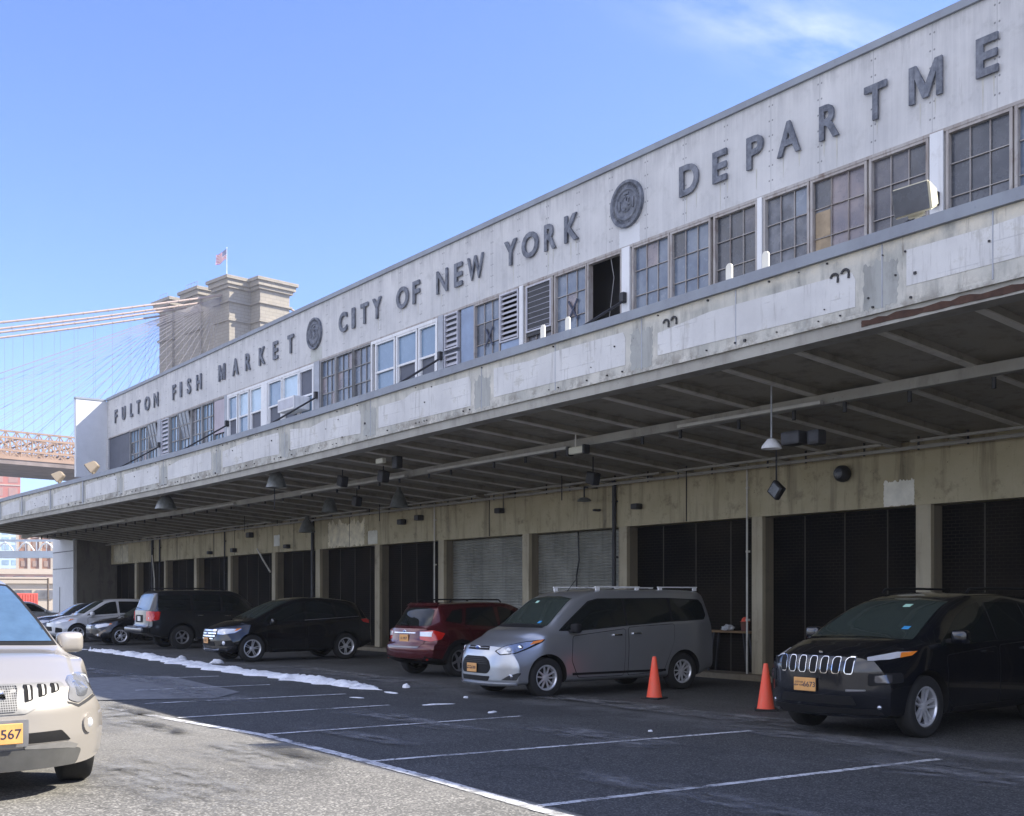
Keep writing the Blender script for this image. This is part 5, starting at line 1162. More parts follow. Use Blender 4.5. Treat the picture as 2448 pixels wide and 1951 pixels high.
for i in range(7):
    y = (i-3)*.150; w = .050; sl = .008*(i-3)
    outer = [(y-w, .78), (y-w+.014, .748), (y+w-.014, .748), (y+w, .78), (y+w+sl*.3, .91), (y+w-.016+sl, .942), (y-w+.016+sl, .942), (y-w+sl*.3, .91)]
    k2 = .80; cx, cz = y+sl*.3, .845
    inner = [(cx+(a-cx)*.80, cz+(b-cz)*.90) for a, b in outer]
    g = v.front('grille_slot', outer, M['chrome'], .014, rad=.015, grid=.05); v.front('slot_mesh', inner, M['trim'], .020, rad=.012, grid=.05, parent=g)
for s in (1, -1):
    v.patch('headlight', [(x, s*y, z) for x, y, z in ((2.15, .62, .905), (2.0, .82, .915), (1.7, .9, .96), (1.62, .92, 1.005), (1.9, .86, .995), (2.15, .62, .938))], 38*s, M['whitelens'], .010)
    v.patch('turn_signal', [(x, s*y, z) for x, y, z in ((1.86, .87, .932), (1.68, .9, .955), (1.60, .92, 1.005), (1.84, .88, .988))], 45*s, M['amber'], .014)
v.pair('fog_lamp_panel', [(2.1, .60, .62), (2.1, .60, .76), (1.9, .90, .77), (1.88, .91, .66)], 30, M['trim'], .008, rad=.03)
v.pair('driving_lamp', [(2.05, .66, .66), (2.05, .66, .74), (1.98, .82, .75), (1.98, .82, .66)], 28, M['darklens'], .016, rad=.02)
v.lens('fog_lamp', 2.0, .70, .38, .030, 20, M['lampback'], depth=.01)
v.front('lower_bumper', [(-.78, .24), (-.72, .36), (.72, .36), (.78, .24)], M['trim'], .010, rad=.03)
v.front('lower_grille', [(-.52, .40), (-.48, .50), (.48, .50), (.52, .40)], M['trim'], .008, rad=.02)
v.front('bumper_trim', [(.42, .555), (.62, .565), (.62, .58), (.42, .575)], M['alloy_dull'], .010)
v.plate(-.10, .61, True, NYC+[('6673', .062, .002, .068)], back=.03, w=.31, h=.155)
bm = text_mesh('Jeep', .028, None, .001, .004)
p = v.hit((0, 0, .99), 0)
for q in bm.verts: q.co = Vector((p.x+.012+q.co.z, q.co.x, .99+q.co.y))
obj('bonnet_lettering', bm, M['chrome'], v.t)
v.mirror(.92, 1.13, D['paint'], 1.1); v.handle(.10, .97, D['paint']); v.handle(-.82, .99, D['paint'])
v.rails(.05, -1.6, .60, 1.73, M['trim'], .05)
v.front('sticker', [(.12, 1.50), (.22, 1.50), (.22, 1.535), (.12, 1.535)], M['sticker_g'], .007); v.front('sticker', [(.44, 1.24), (.53, 1.24), (.53, 1.275), (.44, 1.275)], M['sticker_b'], .007)
v.pair('tail_light', [(-2.1, .6, .95), (-1.9, .85, .98), (-1.85, .88, 1.06), (-2.1, .6, 1.05)], 140, M['redlens'], .008)

# ---- red hatch crossover seen from behind
D = crossover_dims(paint('wine_paint', (.085, .006, .010), .45, .25, dust=.06), L=4.45, W=1.78, R=.345, rim=.225, xf=1.35, xr=-1.285, spokes=5, style='single', sw=.05, alloy=M['alloy_dull'],
    top=[(-2.225, 1.02), (-2.16, 1.10), (-2.0, 1.27), (-1.82, 1.46), (-1.68, 1.535), (-1.2, 1.57), (-.3, 1.595), (.2, 1.58), (.5, 1.50), (.85, 1.27), (1.12, 1.07), (1.25, 1.03), (1.7, .98), (2.0, .90), (2.15, .82), (2.225, .76)],
    belt=[(-2.225, .98), (-1.9, 1.06), (-.5, 1.0), (.8, .95), (1.2, .94), (1.8, .86), (2.0, .80), (2.225, .70)], tail=[(.3, .10), (.42, .02), (.60, .0), (.68, .02), (.74, .10), (.95, .12), (1.1, .16), (1.5, .20)],
    wb=[(-2.225, .72), (-1.9, .83), (.9, .855), (1.4, .84), (1.9, .78), (2.225, .68)], wt=[(-2.225, .62), (-2.0, .60), (-1.6, .58), (.2, .62), (.5, .64), (1.1, .73), (1.8, .68), (2.225, .6)], wm=[(-2.225, .83), (-1.8, .885), (1.5, .89), (2.0, .87), (2.225, .82)], rplan=.30)
v = Car('parked_hatchback', 'dark red raised hatchback parked tail-out beside the silver van', (-21.15, 14.5, 0), 96, D)
red = D['paint']
v.side('side_window', [(.95, .98), (.35, 1.38), (.10, 1.46), (-.08, 1.475), (-.12, 1.04), (.4, 1.0)], M['carglass'], rad=.03)
v.side('side_window', [(-.2, 1.475), (-.95, 1.455), (-1.12, 1.10), (-.2, 1.045)], M['carglass'], rad=.03)
v.side('side_window', [(-1.05, 1.44), (-1.35, 1.40), (-1.62, 1.18), (-1.2, 1.12)], M['carglass'], rad=.03)
v.front('windscreen', [(-.68, 1.08), (-.55, 1.47), (-.2, 1.52), (.2, 1.52), (.55, 1.47), (.68, 1.08), (.3, 1.09), (-.3, 1.09)], M['windscreen'], .004, grid=.05)
v.rear('rear_window', [(-.60, 1.10), (-.56, 1.09), (-.3, 1.075), (.3, 1.075), (.56, 1.09), (.60, 1.10), (.50, 1.41), (.3, 1.46), (-.3, 1.46), (-.50, 1.41)], M['carglass'], .005, grid=.05)
v.doors([[(.98, .90), (.98, .50), (.82, .34), (-.10, .34), (-.14, .98)], [(-.21, .99), (-.18, .34), (-.72, .36), (-.92, .72), (-1.05, 1.03)]])
for s in (1, -1):
    tl = v.patch('tail_light', [(x, s*y, z) for x, y, z in ((-2.1, .50, .965), (-2.1, .50, .80), (-1.95, .70, .76), (-1.8, .84, .80), (-1.72, .86, .93), (-1.9, .72, .99))], (180-34)*s, M['redlens'], .012, rad=.02)
    v.patch('reversing_light', [(x, s*y, z) for x, y, z in ((-2.1, .505, .96), (-2.1, .505, .87), (-1.95, .72, .86), (-1.93, .72, .965))], (180-34)*s, M['whitelens'], .017, rad=.01, parent=tl)
v.rear('tailgate', [(-.62, 1.02), (-.58, .66), (.58, .66), (.62, 1.02)], red, .008, rad=.05)
v.rear('plate_recess', [(-.30, .74), (-.27, .93), (.27, .93), (.30, .74)], red, .004)
v.rear('tailgate_strip', [(-.36, .925), (.36, .925), (.36, .942), (-.36, .942)], M['chrome'], .022); v.badge(0, .965, False, .06, .032, M['badge_blue'])
v.plate(0, .82, False, [('A 1857', .055, .0, 0)], back=.02)
v.rear('bumper_step', [(-.55, .655), (.55, .655), (.50, .625), (-.50, .625)], M['alloy_dull'], .012)
v.rear('lower_bumper', [(-.80, .24), (-.84, .40), (-.66, .46), (-.58, .34), (.58, .34), (.66, .46), (.84, .40), (.80, .24)], M['trim'], .014)
v.lens('rear_reflector', -2.0, .66, .40, .035, 180-25, M['redlens'])
v.side('wheel_arch_cladding', [(-.78, .30), (-.84, .48), (-.94, .66), (-1.10, .77), (-1.285, .80), (-1.47, .77), (-1.64, .66), (-1.74, .48), (-1.78, .36), (-1.70, .36), (-1.66, .50), (-1.56, .62), (-1.42, .71), (-1.285, .735), (-1.14, .71), (-1.0, .62), (-.91, .48), (-.86, .30)], M['trim'], .016)
v.side('sill_cladding', [(.90, .33), (.90, .22), (-.84, .23), (-.84, .34)], M['trim'], .014)
v.rails(.1, -1.35, .56, 1.625, M['trim'], .05); v.mirror(.83, 1.0, red); v.handle(.1, .90, red); v.handle(-.8, .93, red)
v.rear('rear_spoiler', [(-.50, 1.47), (.50, 1.47), (.46, 1.52), (-.46, 1.52)], red, .05)
v.wiper([(0, 0, 1.09), (0, .35, 1.12)], 180)

# ---- big dark sport utility seen from behind
D = crossover_dims(paint('charcoal_paint', (.022, .024, .028), .5, .28, dust=.22), L=5.15, W=1.98, R=.385, rim=.22, xf=1.60, xr=-1.40, spokes=5, style='single', sw=.06, alloy=M['alloy_dull'], arch=.075,
    top=[(-2.575, 1.25), (-2.53, 1.34), (-2.40, 1.74), (-2.30, 1.84), (-2.1, 1.885), (-1.0, 1.92), (.2, 1.91), (.55, 1.83), (.95, 1.52), (1.25, 1.26), (1.4, 1.20), (2.0, 1.16), (2.3, 1.10), (2.48, 1.03), (2.575, .95)],
    belt=[(-2.575, 1.18), (-2.2, 1.22), (-.5, 1.18), (1.0, 1.15), (1.4, 1.12), (2.0, 1.05), (2.3, 1.0), (2.575, .88)], bot=[(-2.575, .50), (-2.2, .40), (-1.6, .32), (2.0, .32), (2.575, .38)],
    wb=[(-2.575, .84), (-2.2, .90), (1.0, .93), (1.6, .92), (2.2, .86), (2.575, .78)], wt=[(-2.575, .74), (-2.2, .74), (.2, .74), (.6, .75), (1.3, .82), (2.0, .78), (2.575, .70)], wm=[(-2.575, .93), (-2.1, .975), (1.8, .98), (2.3, .95), (2.575, .90)],
    nose=[(.3, .06), (.5, 0), (.8, .0), (1.1, .12)], tail=[(.3, .06), (.5, .0), (.70, .0), (.74, .07), (1.2, .09), (1.8, .16)], fplan=.3, rplan=.16)
v = Car('parked_sport_utility', 'large charcoal sport utility vehicle parked tail-out with red tail lamp, beyond the black crossover', (-37.15, 14.55, 0), 89, D, 'suv')
suv = D['paint']
v.side('side_window', [(1.08, 1.20), (.58, 1.62), (.35, 1.73), (.0, 1.76), (-.02, 1.22)], M['carglass'], rad=.04)
v.side('side_window', [(-.1, 1.76), (-1.0, 1.76), (-1.0, 1.24), (-.1, 1.22)], M['carglass'], rad=.04)
v.side('side_window', [(-1.1, 1.76), (-2.12, 1.73), (-2.22, 1.28), (-1.1, 1.24)], M['carglass'], rad=.05)
v.front('windscreen', [(-.78, 1.26), (-.66, 1.76), (.66, 1.76), (.78, 1.26)], M['windscreen'], .004, grid=.05)
v.rear('rear_window', [(-.72, 1.26), (-.66, 1.74), (-.3, 1.78), (.3, 1.78), (.66, 1.74), (.72, 1.26)], M['pane_painted_sky'], .005, rad=.05, grid=.05)  # blue sky reflection painted into the rear glass
v.rear('tailgate', [(-.78, 1.22), (-.76, .72), (.76, .72), (.78, 1.22)], suv, .008, rad=.04)
v.rear('plate_recess', [(-.36, .86), (-.36, 1.10), (.36, 1.10), (.36, .86)], M['gap'], .011, rad=.03)
v.plate(0, .98, False, '', M['plate_white'], back=.02, w=.30, h=.16)
for s in (1, -1): v.patch('tail_light', [(x, s*y, z) for x, y, z in ((-2.5, .64, 1.22), (-2.5, .64, .92), (-2.3, .84, .90), (-2.15, .93, .95), (-2.15, .92, 1.20))], (180-30)*s, M['redlens'], .024, rad=.03, grid=.04)
v.lens('reversing_light', -2.4, .76, 1.0, .045, 152, M['whitelens'], depth=.03)
bm = bmesh.new(); rbox(bm, (-2.60, 0, .62), (.26, 1.86, .20), .06, 3); obj('rear_bumper', bm, suv, v.t, smooth=40)
bm = bmesh.new(); rbox(bm, (-2.66, 0, .73), (.20, .9, .025), .01, 1); obj('bumper_step', bm, M['alloy_dull'], v.t)
v.doors([[(1.1, 1.10), (1.1, .5), (1.0, .42), (.0, .42), (-.04, 1.14)], [(-.12, 1.15), (-.1, .42), (-.8, .42), (-.95, .8), (-1.03, 1.16)]])
v.rails(.1, -2.0, .68, 1.96, M['trim'], .07); v.mirror(.95, 1.2, suv, 1.3); v.handle(.12, 1.06, M['chrome']); v.handle(-.8, 1.08, M['chrome'])
v.side('running_board', [(1.05, .40), (1.05, .33), (-.92, .33), (-.92, .40)], M['trim_grey'], .05); v.wiper([(0, -.1, 1.30), (0, .45, 1.33)], 180)

# ---- dark small saloon with damaged bumper
sd_ = dict(L=4.50, W=1.76, R=.325, rim=.215, xf=1.33, xr=-1.32, spokes=5, style='double', sw=.026,
    top=[(-2.25, .92), (-2.2, 1.0), (-1.95, 1.07), (-1.7, 1.10), (-1.2, 1.33), (-.8, 1.42), (-.2, 1.46), (.1, 1.44), (.4, 1.35), (.75, 1.14), (1.05, .98), (1.2, .95), (1.7, .90), (2.0, .83), (2.15, .77), (2.25, .70)],
    belt=[(-2.25, .88), (-1.8, 1.0), (-.5, .95), (.8, .90), (1.2, .88), (1.8, .80), (2.0, .75), (2.25, .65)], bot=[(-2.25, .36), (-2.0, .26), (-1.6, .2), (1.7, .19), (2.25, .2)],
    wb=[(-2.25, .72), (-1.9, .82), (.9, .85), (1.4, .83), (1.9, .77), (2.25, .66)], wt=[(-2.25, .64), (-1.7, .62), (-1.2, .56), (.2, .60), (.5, .62), (1.1, .72), (1.8, .67), (2.25, .58)], wm=[(-2.25, .82), (-1.8, .875), (1.5, .88), (2.0, .86), (2.25, .80)], fplan=.42)
def saloon_parts(v, P, plate=True):
    v.side('side_window', [(.88, .93), (.30, 1.28), (.05, 1.345), (-.1, 1.35), (-.12, .98)], M['carglass'], rad=.03)
    v.side('side_window', [(-.2, 1.35), (-.75, 1.30), (-1.15, 1.10), (-1.2, 1.03), (-.2, .985)], M['carglass'], rad=.03)
    v.front('windscreen', [(-.66, .995), (-.54, 1.33), (-.2, 1.39), (.2, 1.39), (.54, 1.33), (.66, .995), (.3, 1.01), (-.3, 1.01)], M['windscreen'], .004, grid=.05)
    v.rear('rear_window', [(-.55, 1.13), (-.48, 1.32), (.48, 1.32), (.55, 1.13)], M['carglass'], .005)
    v.doors([[(.9, .86), (.92, .45), (.78, .3), (-.1, .3), (-.14, .93)], [(-.21, .94), (-.18, .3), (-.75, .32), (-.95, .65), (-1.12, .97)]])
    v.mirror(.74, .94, P, .95); v.handle(.08, .86, P); v.handle(-.85, .88, P)
    v.pair('headlight', [(2.05, .48, .64), (2.0, .62, .60), (1.85, .82, .66), (1.68, .87, .75), (1.9, .72, .76), (2.05, .48, .71)], 34, M['whitelens'], .010, rad=.02)
    v.pair('tail_light', [(-2.1, .5, .82), (-1.9, .8, .80), (-1.8, .86, .92), (-2.1, .5, .92)], 140, M['redlens'], .008)
D = crossover_dims(paint('ink_paint', (.010, .011, .014), .4, .25, dust=.12), **sd_)
v = Car('parked_sedan', 'black low sedan with damaged bumper between the charcoal sport utility and white hatchback', (-41.0, 13.75, 0), -92, D)
saloon_parts(v, D['paint'])
v.front('grille', [(-.38, .60), (-.36, .70), (.36, .70), (.38, .60)], M['trim'], .006, rad=.02)
for z in (.69, .645, .61): v.front('grille_bar', [(-.37, z-.008), (.37, z-.008), (.37, z+.008), (-.37, z+.008)], M['chrome'], .014)
v.pair('turn_signal', [(1.80, .84, .69), (1.68, .87, .74), (1.76, .86, .77)], 48, M['amber'], .014)
v.pair('bumper_scuff', [(2.05, .50, .36), (2.0, .66, .44), (1.9, .82, .56), (1.86, .84, .50), (1.95, .72, .40), (1.98, .70, .32)], 32, cm('primer', (.30, .25, .20), .7), .009)
v.lens('fog_lamp', 2.0, .62, .36, .05, 25, M['whitelens']); v.front('lower_grille', [(-.5, .28), (-.45, .42), (.45, .42), (.5, .28)], M['trim'], .006)

# ---- white tall hatchback
D = crossover_dims(paint('white_paint_car', (.55, .56, .58), .1, .3, dust=.15), L=4.40, W=1.82, R=.33, rim=.225, xf=1.34, xr=-1.30, spokes=5, style='double', sw=.03,
    top=[(-2.2, 1.10), (-2.15, 1.2), (-1.98, 1.45), (-1.8, 1.54), (-1.3, 1.59), (-.5, 1.625), (-.05, 1.61), (.3, 1.54), (.8, 1.26), (1.18, 1.04), (1.3, 1.0), (1.7, .96), (1.95, .89), (2.1, .82), (2.2, .76)],
    belt=[(-2.2, 1.05), (-1.9, 1.10), (-.5, 1.03), (.8, .96), (1.2, .93), (1.7, .87), (2.0, .80), (2.2, .70)])
v = Car('parked_hatchback', 'white tall hatchback in the far row with raked windscreen and amber-cornered headlight', (-44.6, 13.25, 0), -91, D)
v.side('side_window', [(1.02, .99), (.28, 1.43), (.10, 1.49), (-.10, 1.51), (-.12, 1.06)], M['carglass'], rad=.03); v.side('side_window', [(-.2, 1.51), (-.95, 1.50), (-1.02, 1.10), (-.2, 1.065)], M['carglass'], rad=.03); v.side('side_window', [(-1.05, 1.50), (-1.5, 1.44), (-1.7, 1.18), (-1.1, 1.11)], M['carglass'], rad=.03)
v.front('windscreen', [(-.72, 1.06), (-.58, 1.50), (-.2, 1.55), (.2, 1.55), (.58, 1.50), (.72, 1.06), (.3, 1.07), (-.3, 1.07)], M['windscreen'], .004, grid=.05)
v.doors([[(.98, .90), (.98, .46), (.82, .32), (-.10, .32), (-.14, 1.0)], [(-.21, 1.01), (-.18, .32), (-.78, .34), (-1.0, .7), (-1.08, 1.05)]])
v.pair('headlight', [(2.0, .48, .72), (2.0, .60, .68), (1.8, .84, .74), (1.55, .9, .86), (1.8, .80, .86), (2.0, .55, .79)], 36, M['whitelens'], .010, rad=.02)
v.pair('turn_signal', [(1.72, .86, .78), (1.5, .9, .86), (1.66, .88, .87)], 50, M['amber'], .014)
v.front('upper_grille', [(-.32, .72), (-.30, .78), (.30, .78), (.32, .72)], M['trim'], .006, rad=.02); v.front('grille', [(-.44, .42), (-.40, .58), (.40, .58), (.44, .42)], M['trim'], .006, rad=.03)
v.pair('fog_lamp_panel', [(2.0, .54, .36), (2.0, .56, .56), (1.85, .78, .52), (1.85, .8, .38)], 30, M['trim'], .007, rad=.03)
v.badge(0, .75, True, .08, .034, M['badge_blue']); v.mirror(.86, 1.02, D['paint'], 1.1); v.handle(.08, .92, D['paint']); v.handle(-.82, .95, D['paint'])
v.rear('tail_light', [(.6, .9), (.8, .9), (.8, 1.2), (.62, 1.2)], M['redlens'], .006)

# ---- dark blue sedan last in the row, pale car beyond it
D = crossover_dims(paint('steelblue_paint', (.06, .075, .11), .6, .25, dust=.15), **sd_)
v = Car('parked_sedan', 'dark blue sedan last in the far row, bonnet showing past the white hatchback', (-47.9, 13.35, 0), -91, D)
saloon_parts(v, D['paint']); v.front('grille', [(-.38, .50), (-.40, .66), (.40, .66), (.38, .50)], M['trim'], .006, rad=.02); v.badge(0, .70)
D = crossover_dims(paint('pale_paint', (.45, .47, .50), .4, .3, dust=.2), **sd_)
v = Car('parked_sedan', 'pale sedan beyond the row by the wire fence, half hidden by the beige car', (-60.0, 13.8, 0), 88, D, group='cars beyond the fence line')
saloon_parts(v, D['paint'])

# ---- beige crossover in the foreground
D = crossover_dims(paint('beige_paint', (.36, .335, .305), .30, .40, dust=.25, dustc=(.38, .35, .30)), L=4.79, W=1.885, R=.385, rim=.23, xf=1.44, xr=-1.385, spokes=5, style='single', sw=.06, steer=-9, tw=.245, inset=-.035,
    top=[(-2.395, 1.20), (-2.3, 1.30), (-2.05, 1.56), (-1.9, 1.62), (-1.2, 1.69), (-.4, 1.72), (.05, 1.70), (.4, 1.61), (.85, 1.36), (1.22, 1.12), (1.35, 1.09), (1.8, 1.06), (2.05, 1.01), (2.25, .93), (2.34, .885), (2.395, .84)],
    belt=[(-2.395, 1.12), (-1.9, 1.16), (-.5, 1.08), (.8, 1.04), (1.2, 1.02), (1.8, .98), (2.1, .92), (2.395, .80)], bot=[(-2.395, .42), (-2.0, .32), (-1.6, .27), (1.7, .24), (2.1, .235), (2.395, .235)],
    wb=[(-2.395, .80), (-1.9, .88), (.9, .91), (1.5, .90), (2.0, .84), (2.395, .76)], wt=[(-2.395, .70), (-2.0, .62), (-1.5, .65), (.2, .67), (.5, .69), (1.2, .80), (1.8, .76), (2.2, .70), (2.395, .66)], wm=[(-2.395, .88), (-1.8, .935), (1.5, .94), (2.0, .925), (2.395, .90)],
    nose=[(.2, .08), (.36, .03), (.5, .0), (.66, .0), (.78, .05), (.88, .10), (1.0, .2)], fplan=.50, crown=[(-2.2, .05), (.3, .06), (1.1, .05), (2.0, .07), (2.395, .06)])
v = Car('beige_crossover', 'sunlit beige crossover cut off by the left edge, nearest of all the cars', (-12.58, 1.93, 0), 3, D, group=None); v.t.scale = (1.12, 1.12, 1.12)
bg_ = D['paint']
v.side('side_window', [(1.02, 1.07), (.35, 1.50), (.12, 1.57), (-.08, 1.585), (-.12, 1.12)], M['carglass'], rad=.03); v.side('side_window', [(-.2, 1.585), (-.95, 1.57), (-1.05, 1.17), (-.2, 1.125)], M['carglass'], rad=.03)
v.front('windscreen', [(-.76, 1.135), (-.72, 1.18), (-.60, 1.60), (-.2, 1.64), (.2, 1.64), (.60, 1.60), (.72, 1.18), (.76, 1.135), (.3, 1.145), (-.3, 1.145)], M['screen_blue'], .009, grid=.05)
v.front('windscreen_edge', [(-.80, 1.105), (-.77, 1.18), (-.64, 1.62), (-.2, 1.665), (.2, 1.665), (.64, 1.62), (.77, 1.18), (.80, 1.105), (.3, 1.118), (-.3, 1.118)], M['trim'], .004, grid=.03)
v.front('sticker', [(.42, 1.19), (.56, 1.19), (.56, 1.235), (.42, 1.235)], M['plate_white'], .007); v.front('sticker', [(.565, 1.19), (.63, 1.19), (.63, 1.235), (.565, 1.235)], M['sticker_b'], .007); v.front('sticker', [(.54, 1.245), (.62, 1.245), (.62, 1.28), (.54, 1.28)], M['sticker_g'], .007)
v.doors([[(.98, .98), (.98, .52), (.82, .36), (-.10, .36), (-.14, 1.06)], [(-.21, 1.07), (-.18, .36), (-.78, .38), (-1.0, .75), (-1.08, 1.11)]])
M['valance'] = cm('valance_grey', (.085, .085, .082), .75)
silver = cm('grille_silver', (.24, .235, .225), .5, .2)
v.front('grille_surround', [(-.19, .66), (-.54, .80), (-.50, .866), (-.2, .870), (.2, .870), (.50, .866), (.54, .80), (.19, .66)], silver, .008, rad=.015, grid=.05)
b = MB('grille_mesh'); vv = b.pos(False); X_, Y_, Z_ = b.xyz(vv)
f1 = b.math('ABSOLUTE', b.math('SUBTRACT', b.math('FRACT', b.math('MULTIPLY', Y_, 60)), .5)); f2 = b.math('ABSOLUTE', b.math('SUBTRACT', b.math('FRACT', b.math('MULTIPLY', Z_, 60)), .5))
v.front('grille', [(-.125, .675), (-.15, .858), (.15, .858), (.125, .675)], b.set(b.mix(b.math('GREATER_THAN', b.math('MAXIMUM', f1, f2), .34), (.015, .015, .015), (.20, .20, .20)), .5, .2), .014, rad=.02)
for s in (1, -1):
    for i, (y, zz) in enumerate(((.19, .735), (.295, .765), (.395, .790))):
        v.patch('grille_slot', [(2, s*y, zz), (2, s*(y+.062), zz+.016), (2, s*(y+.070), .852), (2, s*(y+.01), .856)], 0, M['gap'], .014, rad=.012, grid=.04)
        v.patch('grille_blade', [(2, s*(y+.026), zz+.012), (2, s*(y+.044), zz+.018), (2, s*(y+.050), .846), (2, s*(y+.032), .846)], 0, silver, .020, grid=.04)
v.badge(0, .775, True, .062, .062)
v.pair('headlight_reflector', [(2.16, .56, .75), (2.1, .64, .745), (2.06, .70, .80), (2.08, .68, .86), (2.14, .58, .85)], 34, M['lampback'], .014, rad=.03)
v.pair('turn_signal', [(1.98, .82, .82), (1.90, .89, .85), (1.88, .90, .885), (1.98, .82, .89)], 40, M['whitelens'], .014, rad=.02)

v.pair('headlight', [(2.2, .47, .735), (2.16, .56, .705), (2.02, .78, .77), (1.88, .90, .84), (1.84, .92, .895), (1.98, .82, .91), (2.12, .66, .895), (2.18, .56, .86)], 34, cm('hazy_lens', (.20, .20, .205), .12, .1, Coat_Weight=1.), .010, rad=.03, grid=.035)
v.pair('headlight_lower', [(2.2, .46, .725), (2.16, .56, .695), (2.02, .79, .76), (1.84, .94, .86), (1.84, .94, .845), (2.02, .80, .74), (2.16, .56, .675), (2.2, .46, .71)], 34, M['trim_grey'], .004)
v.pair('fog_lamp_surround', [(2.1+.0, .68+.075*math.sin(a), .545+.075*math.cos(a)) for a in [2*math.pi*i/16 for i in range(16)]], 20, bg_, .018)
v.lens('fog_lamp', 2.1, .68, .545, .052, 20, M['whitelens'], depth=.03)
for s in (1, -1): v.patch('lower_intake', [(2, s*.20, .44), (2, s*.20, .515), (2, s*.46, .52), (2, s*.54, .44)], 0, M['trim'], .010, rad=.012); v.patch('intake_trim', [(2, s*.18, .405), (2, s*.18, .428), (2, s*.52, .43), (2, s*.60, .40), (2, s*.58, .37), (2, s*.5, .385)], 0, silver, .02, rad=.01)
v.front('lower_bumper', [(-.60, .245), (-.64, .36), (-.5, .40), (.5, .40), (.64, .36), (.60, .245)], M['valance'], .018, rad=.03)
v.front('plate_holder', [(-.20, .43), (-.20, .62), (.20, .62), (.20, .43)], M['alloy_dull'], .03, rad=.01); v.plate(0, .525, True, [('A 5567', .07, 0, 0)], back=.05, w=.31, h=.15)
v.mirror(.92, 1.09, bg_, 1.15, .84); v.handle(.1, 1.0, bg_); v.handle(-.82, 1.02, bg_); v.rails(.0, -1.6, .60, 1.76, M['alloy'], .04)

# ------------------------------------------------------------------ traffic cones and small things under the canopy
def cone(x, y, lab, rz, d=.27):
    t = thing('traffic_cone', lab, 'traffic cone', (x, y, .004), rz, 'orange traffic cones')
    bm = bmesh.new(); lathe(bm, [(.001, .70), (.028, .70), (.034, .69), (d/2*.94, .04), (d/2, .03)], 28); obj('cone_body', bm, CO, t, smooth=50)
    bm = bmesh.new(); rbox(bm, (0, 0, .015), (d*1.25, d*1.25, .03), .012); obj('cone_base', bm, CB, t)
b = MB('cone_orange'); vv = b.pos(False)
CO = b.set(b.mix(b.noise(b.mapv(vv, (6, 6, 2)), 1.5, 6, .6, .4, .7), (.86, .085, .035), (.74, .13, .07)), .5)
CB = cm('cone_base_black', (.015, .015, .015), .7)
cone(-13.96, 13.06, 'orange traffic cone standing before the rear half of the silver van', .3)
cone(-11.55, 13.06, 'orange traffic cone at the nose of the navy crossover', .8)
t = thing('work_table', 'rough plank trestle table in the dark bay behind the silver van', 'table', (-16.75, 17.87, .12))
bm = bmesh.new(); rbox(bm, (0, 0, .84), (1.25, .25, .045), .008); obj('table_top', bm, plain('old_plank', (.20, .12, .05), .7, var=.3), t)
for sx in (-1, 1):
    for sy in (-1, 1):
        bm = bmesh.new(); bar(bm, (sx*.42, sy*.08, .82), (sx*.55, sy*.11, 0.0), .04, .04); obj('leg', bm, M['steel_dark'], t)
bm = bmesh.new(); lathe(bm, [(.001, 0), (.10, 0), (.12, .24), (.105, .24), (.09, .02), (.001, .02)], 20); o = obj('bucket', bm, plain('bucket_rust', (.16, .05, .03), .6), smooth=50); o.location = (-16.36, 17.87, .984); o.scale = (.8, .8, .8); tag(o, 'dull brown bucket on the right end of the plank table', 'bucket')
bm = bmesh.new(); lathe(bm, [(.001, .13), (.05, .12), (.10, .07), (.115, .0), (.16, -.01), (.115, -.006), (.001, .0)], 20); o = obj('hard_hat', bm, CO, smooth=50); o.location = (-16.36, 17.87, 1.185); o.scale = (.7, .7, .7); tag(o, 'orange hard hat resting on top of the brown bucket', 'hard hat')
bm = bmesh.new(); bmesh.ops.create_icosphere(bm, subdivisions=3, radius=1)
from mathutils import noise as NZ
for q in bm.verts:
    f = 1+.4*NZ.noise(q.co*2.3); q.co = Vector((q.co.x*.15*f, q.co.y*.1*f, max(-.55, q.co.z)*.075*f+.045))
o = obj('crumpled_bag', bm, plain('bag_white', (.5, .5, .5), .6)); o.location = (-16.85, 17.87, .984); tag(o, 'crumpled white bag lying on the plank table', 'bag')

# ------------------------------------------------------------------ fence, container and far background
fm = plain('fence_steel', (.16, .13, .11), .6, .3)
t = thing('wire_fence', 'thin steel fence frame and gate before the far end of the market building', 'fence', (-69.0, 17.1, 0))
for (x, y, h) in ((0, 0, 2.75), (-.2, -3.0, 2.72), (-.4, -6.0, 2.72), (-.6, -9, 2.72), (0, .45, 2.7), (.25, 2.2, 2.7)):
    bm = bmesh.new(); tube(bm, (x, y, 0), (x, y, h), .055, 8); obj('fence_post', bm, fm, t)
bm = bmesh.new(); tube(bm, (0, -.05, 2.68), (-.62, -9.2, 2.68), .035, 6); obj('top_rail', bm, fm, t)
bm = bmesh.new(); path(bm, [(0, .45, 2.62), (.25, 2.15, 2.62), (.25, 2.15, .35), (0, .45, .35), (0, .45, 2.62)], .035, 6); obj('gate_frame', bm, fm, t)
b = MB('chain_link'); vv = b.pos(False); X_, Y_, Z_ = b.xyz(vv)
d1 = b.math('ABSOLUTE', b.math('SUBTRACT', b.math('FRACT', b.math('MULTIPLY', b.math('ADD', Y_, Z_), 9)), .5)); d2 = b.math('ABSOLUTE', b.math('SUBTRACT', b.math('FRACT', b.math('MULTIPLY', b.math('SUBTRACT', Y_, Z_), 9)), .5))
b.set((.25, .24, .23), .5); tr = b.n('ShaderNodeBsdfTransparent'); mx = b.n('ShaderNodeMixShader'); b.l(b.math('GREATER_THAN', b.math('MAXIMUM', d1, d2), .465), mx.inputs[0]); b.l(tr.outputs[0], mx.inputs[1]); b.l(b.p.outputs[0], mx.inputs[2]); b.l(mx.outputs[0], b.nt.nodes['Material Output'].inputs[0])
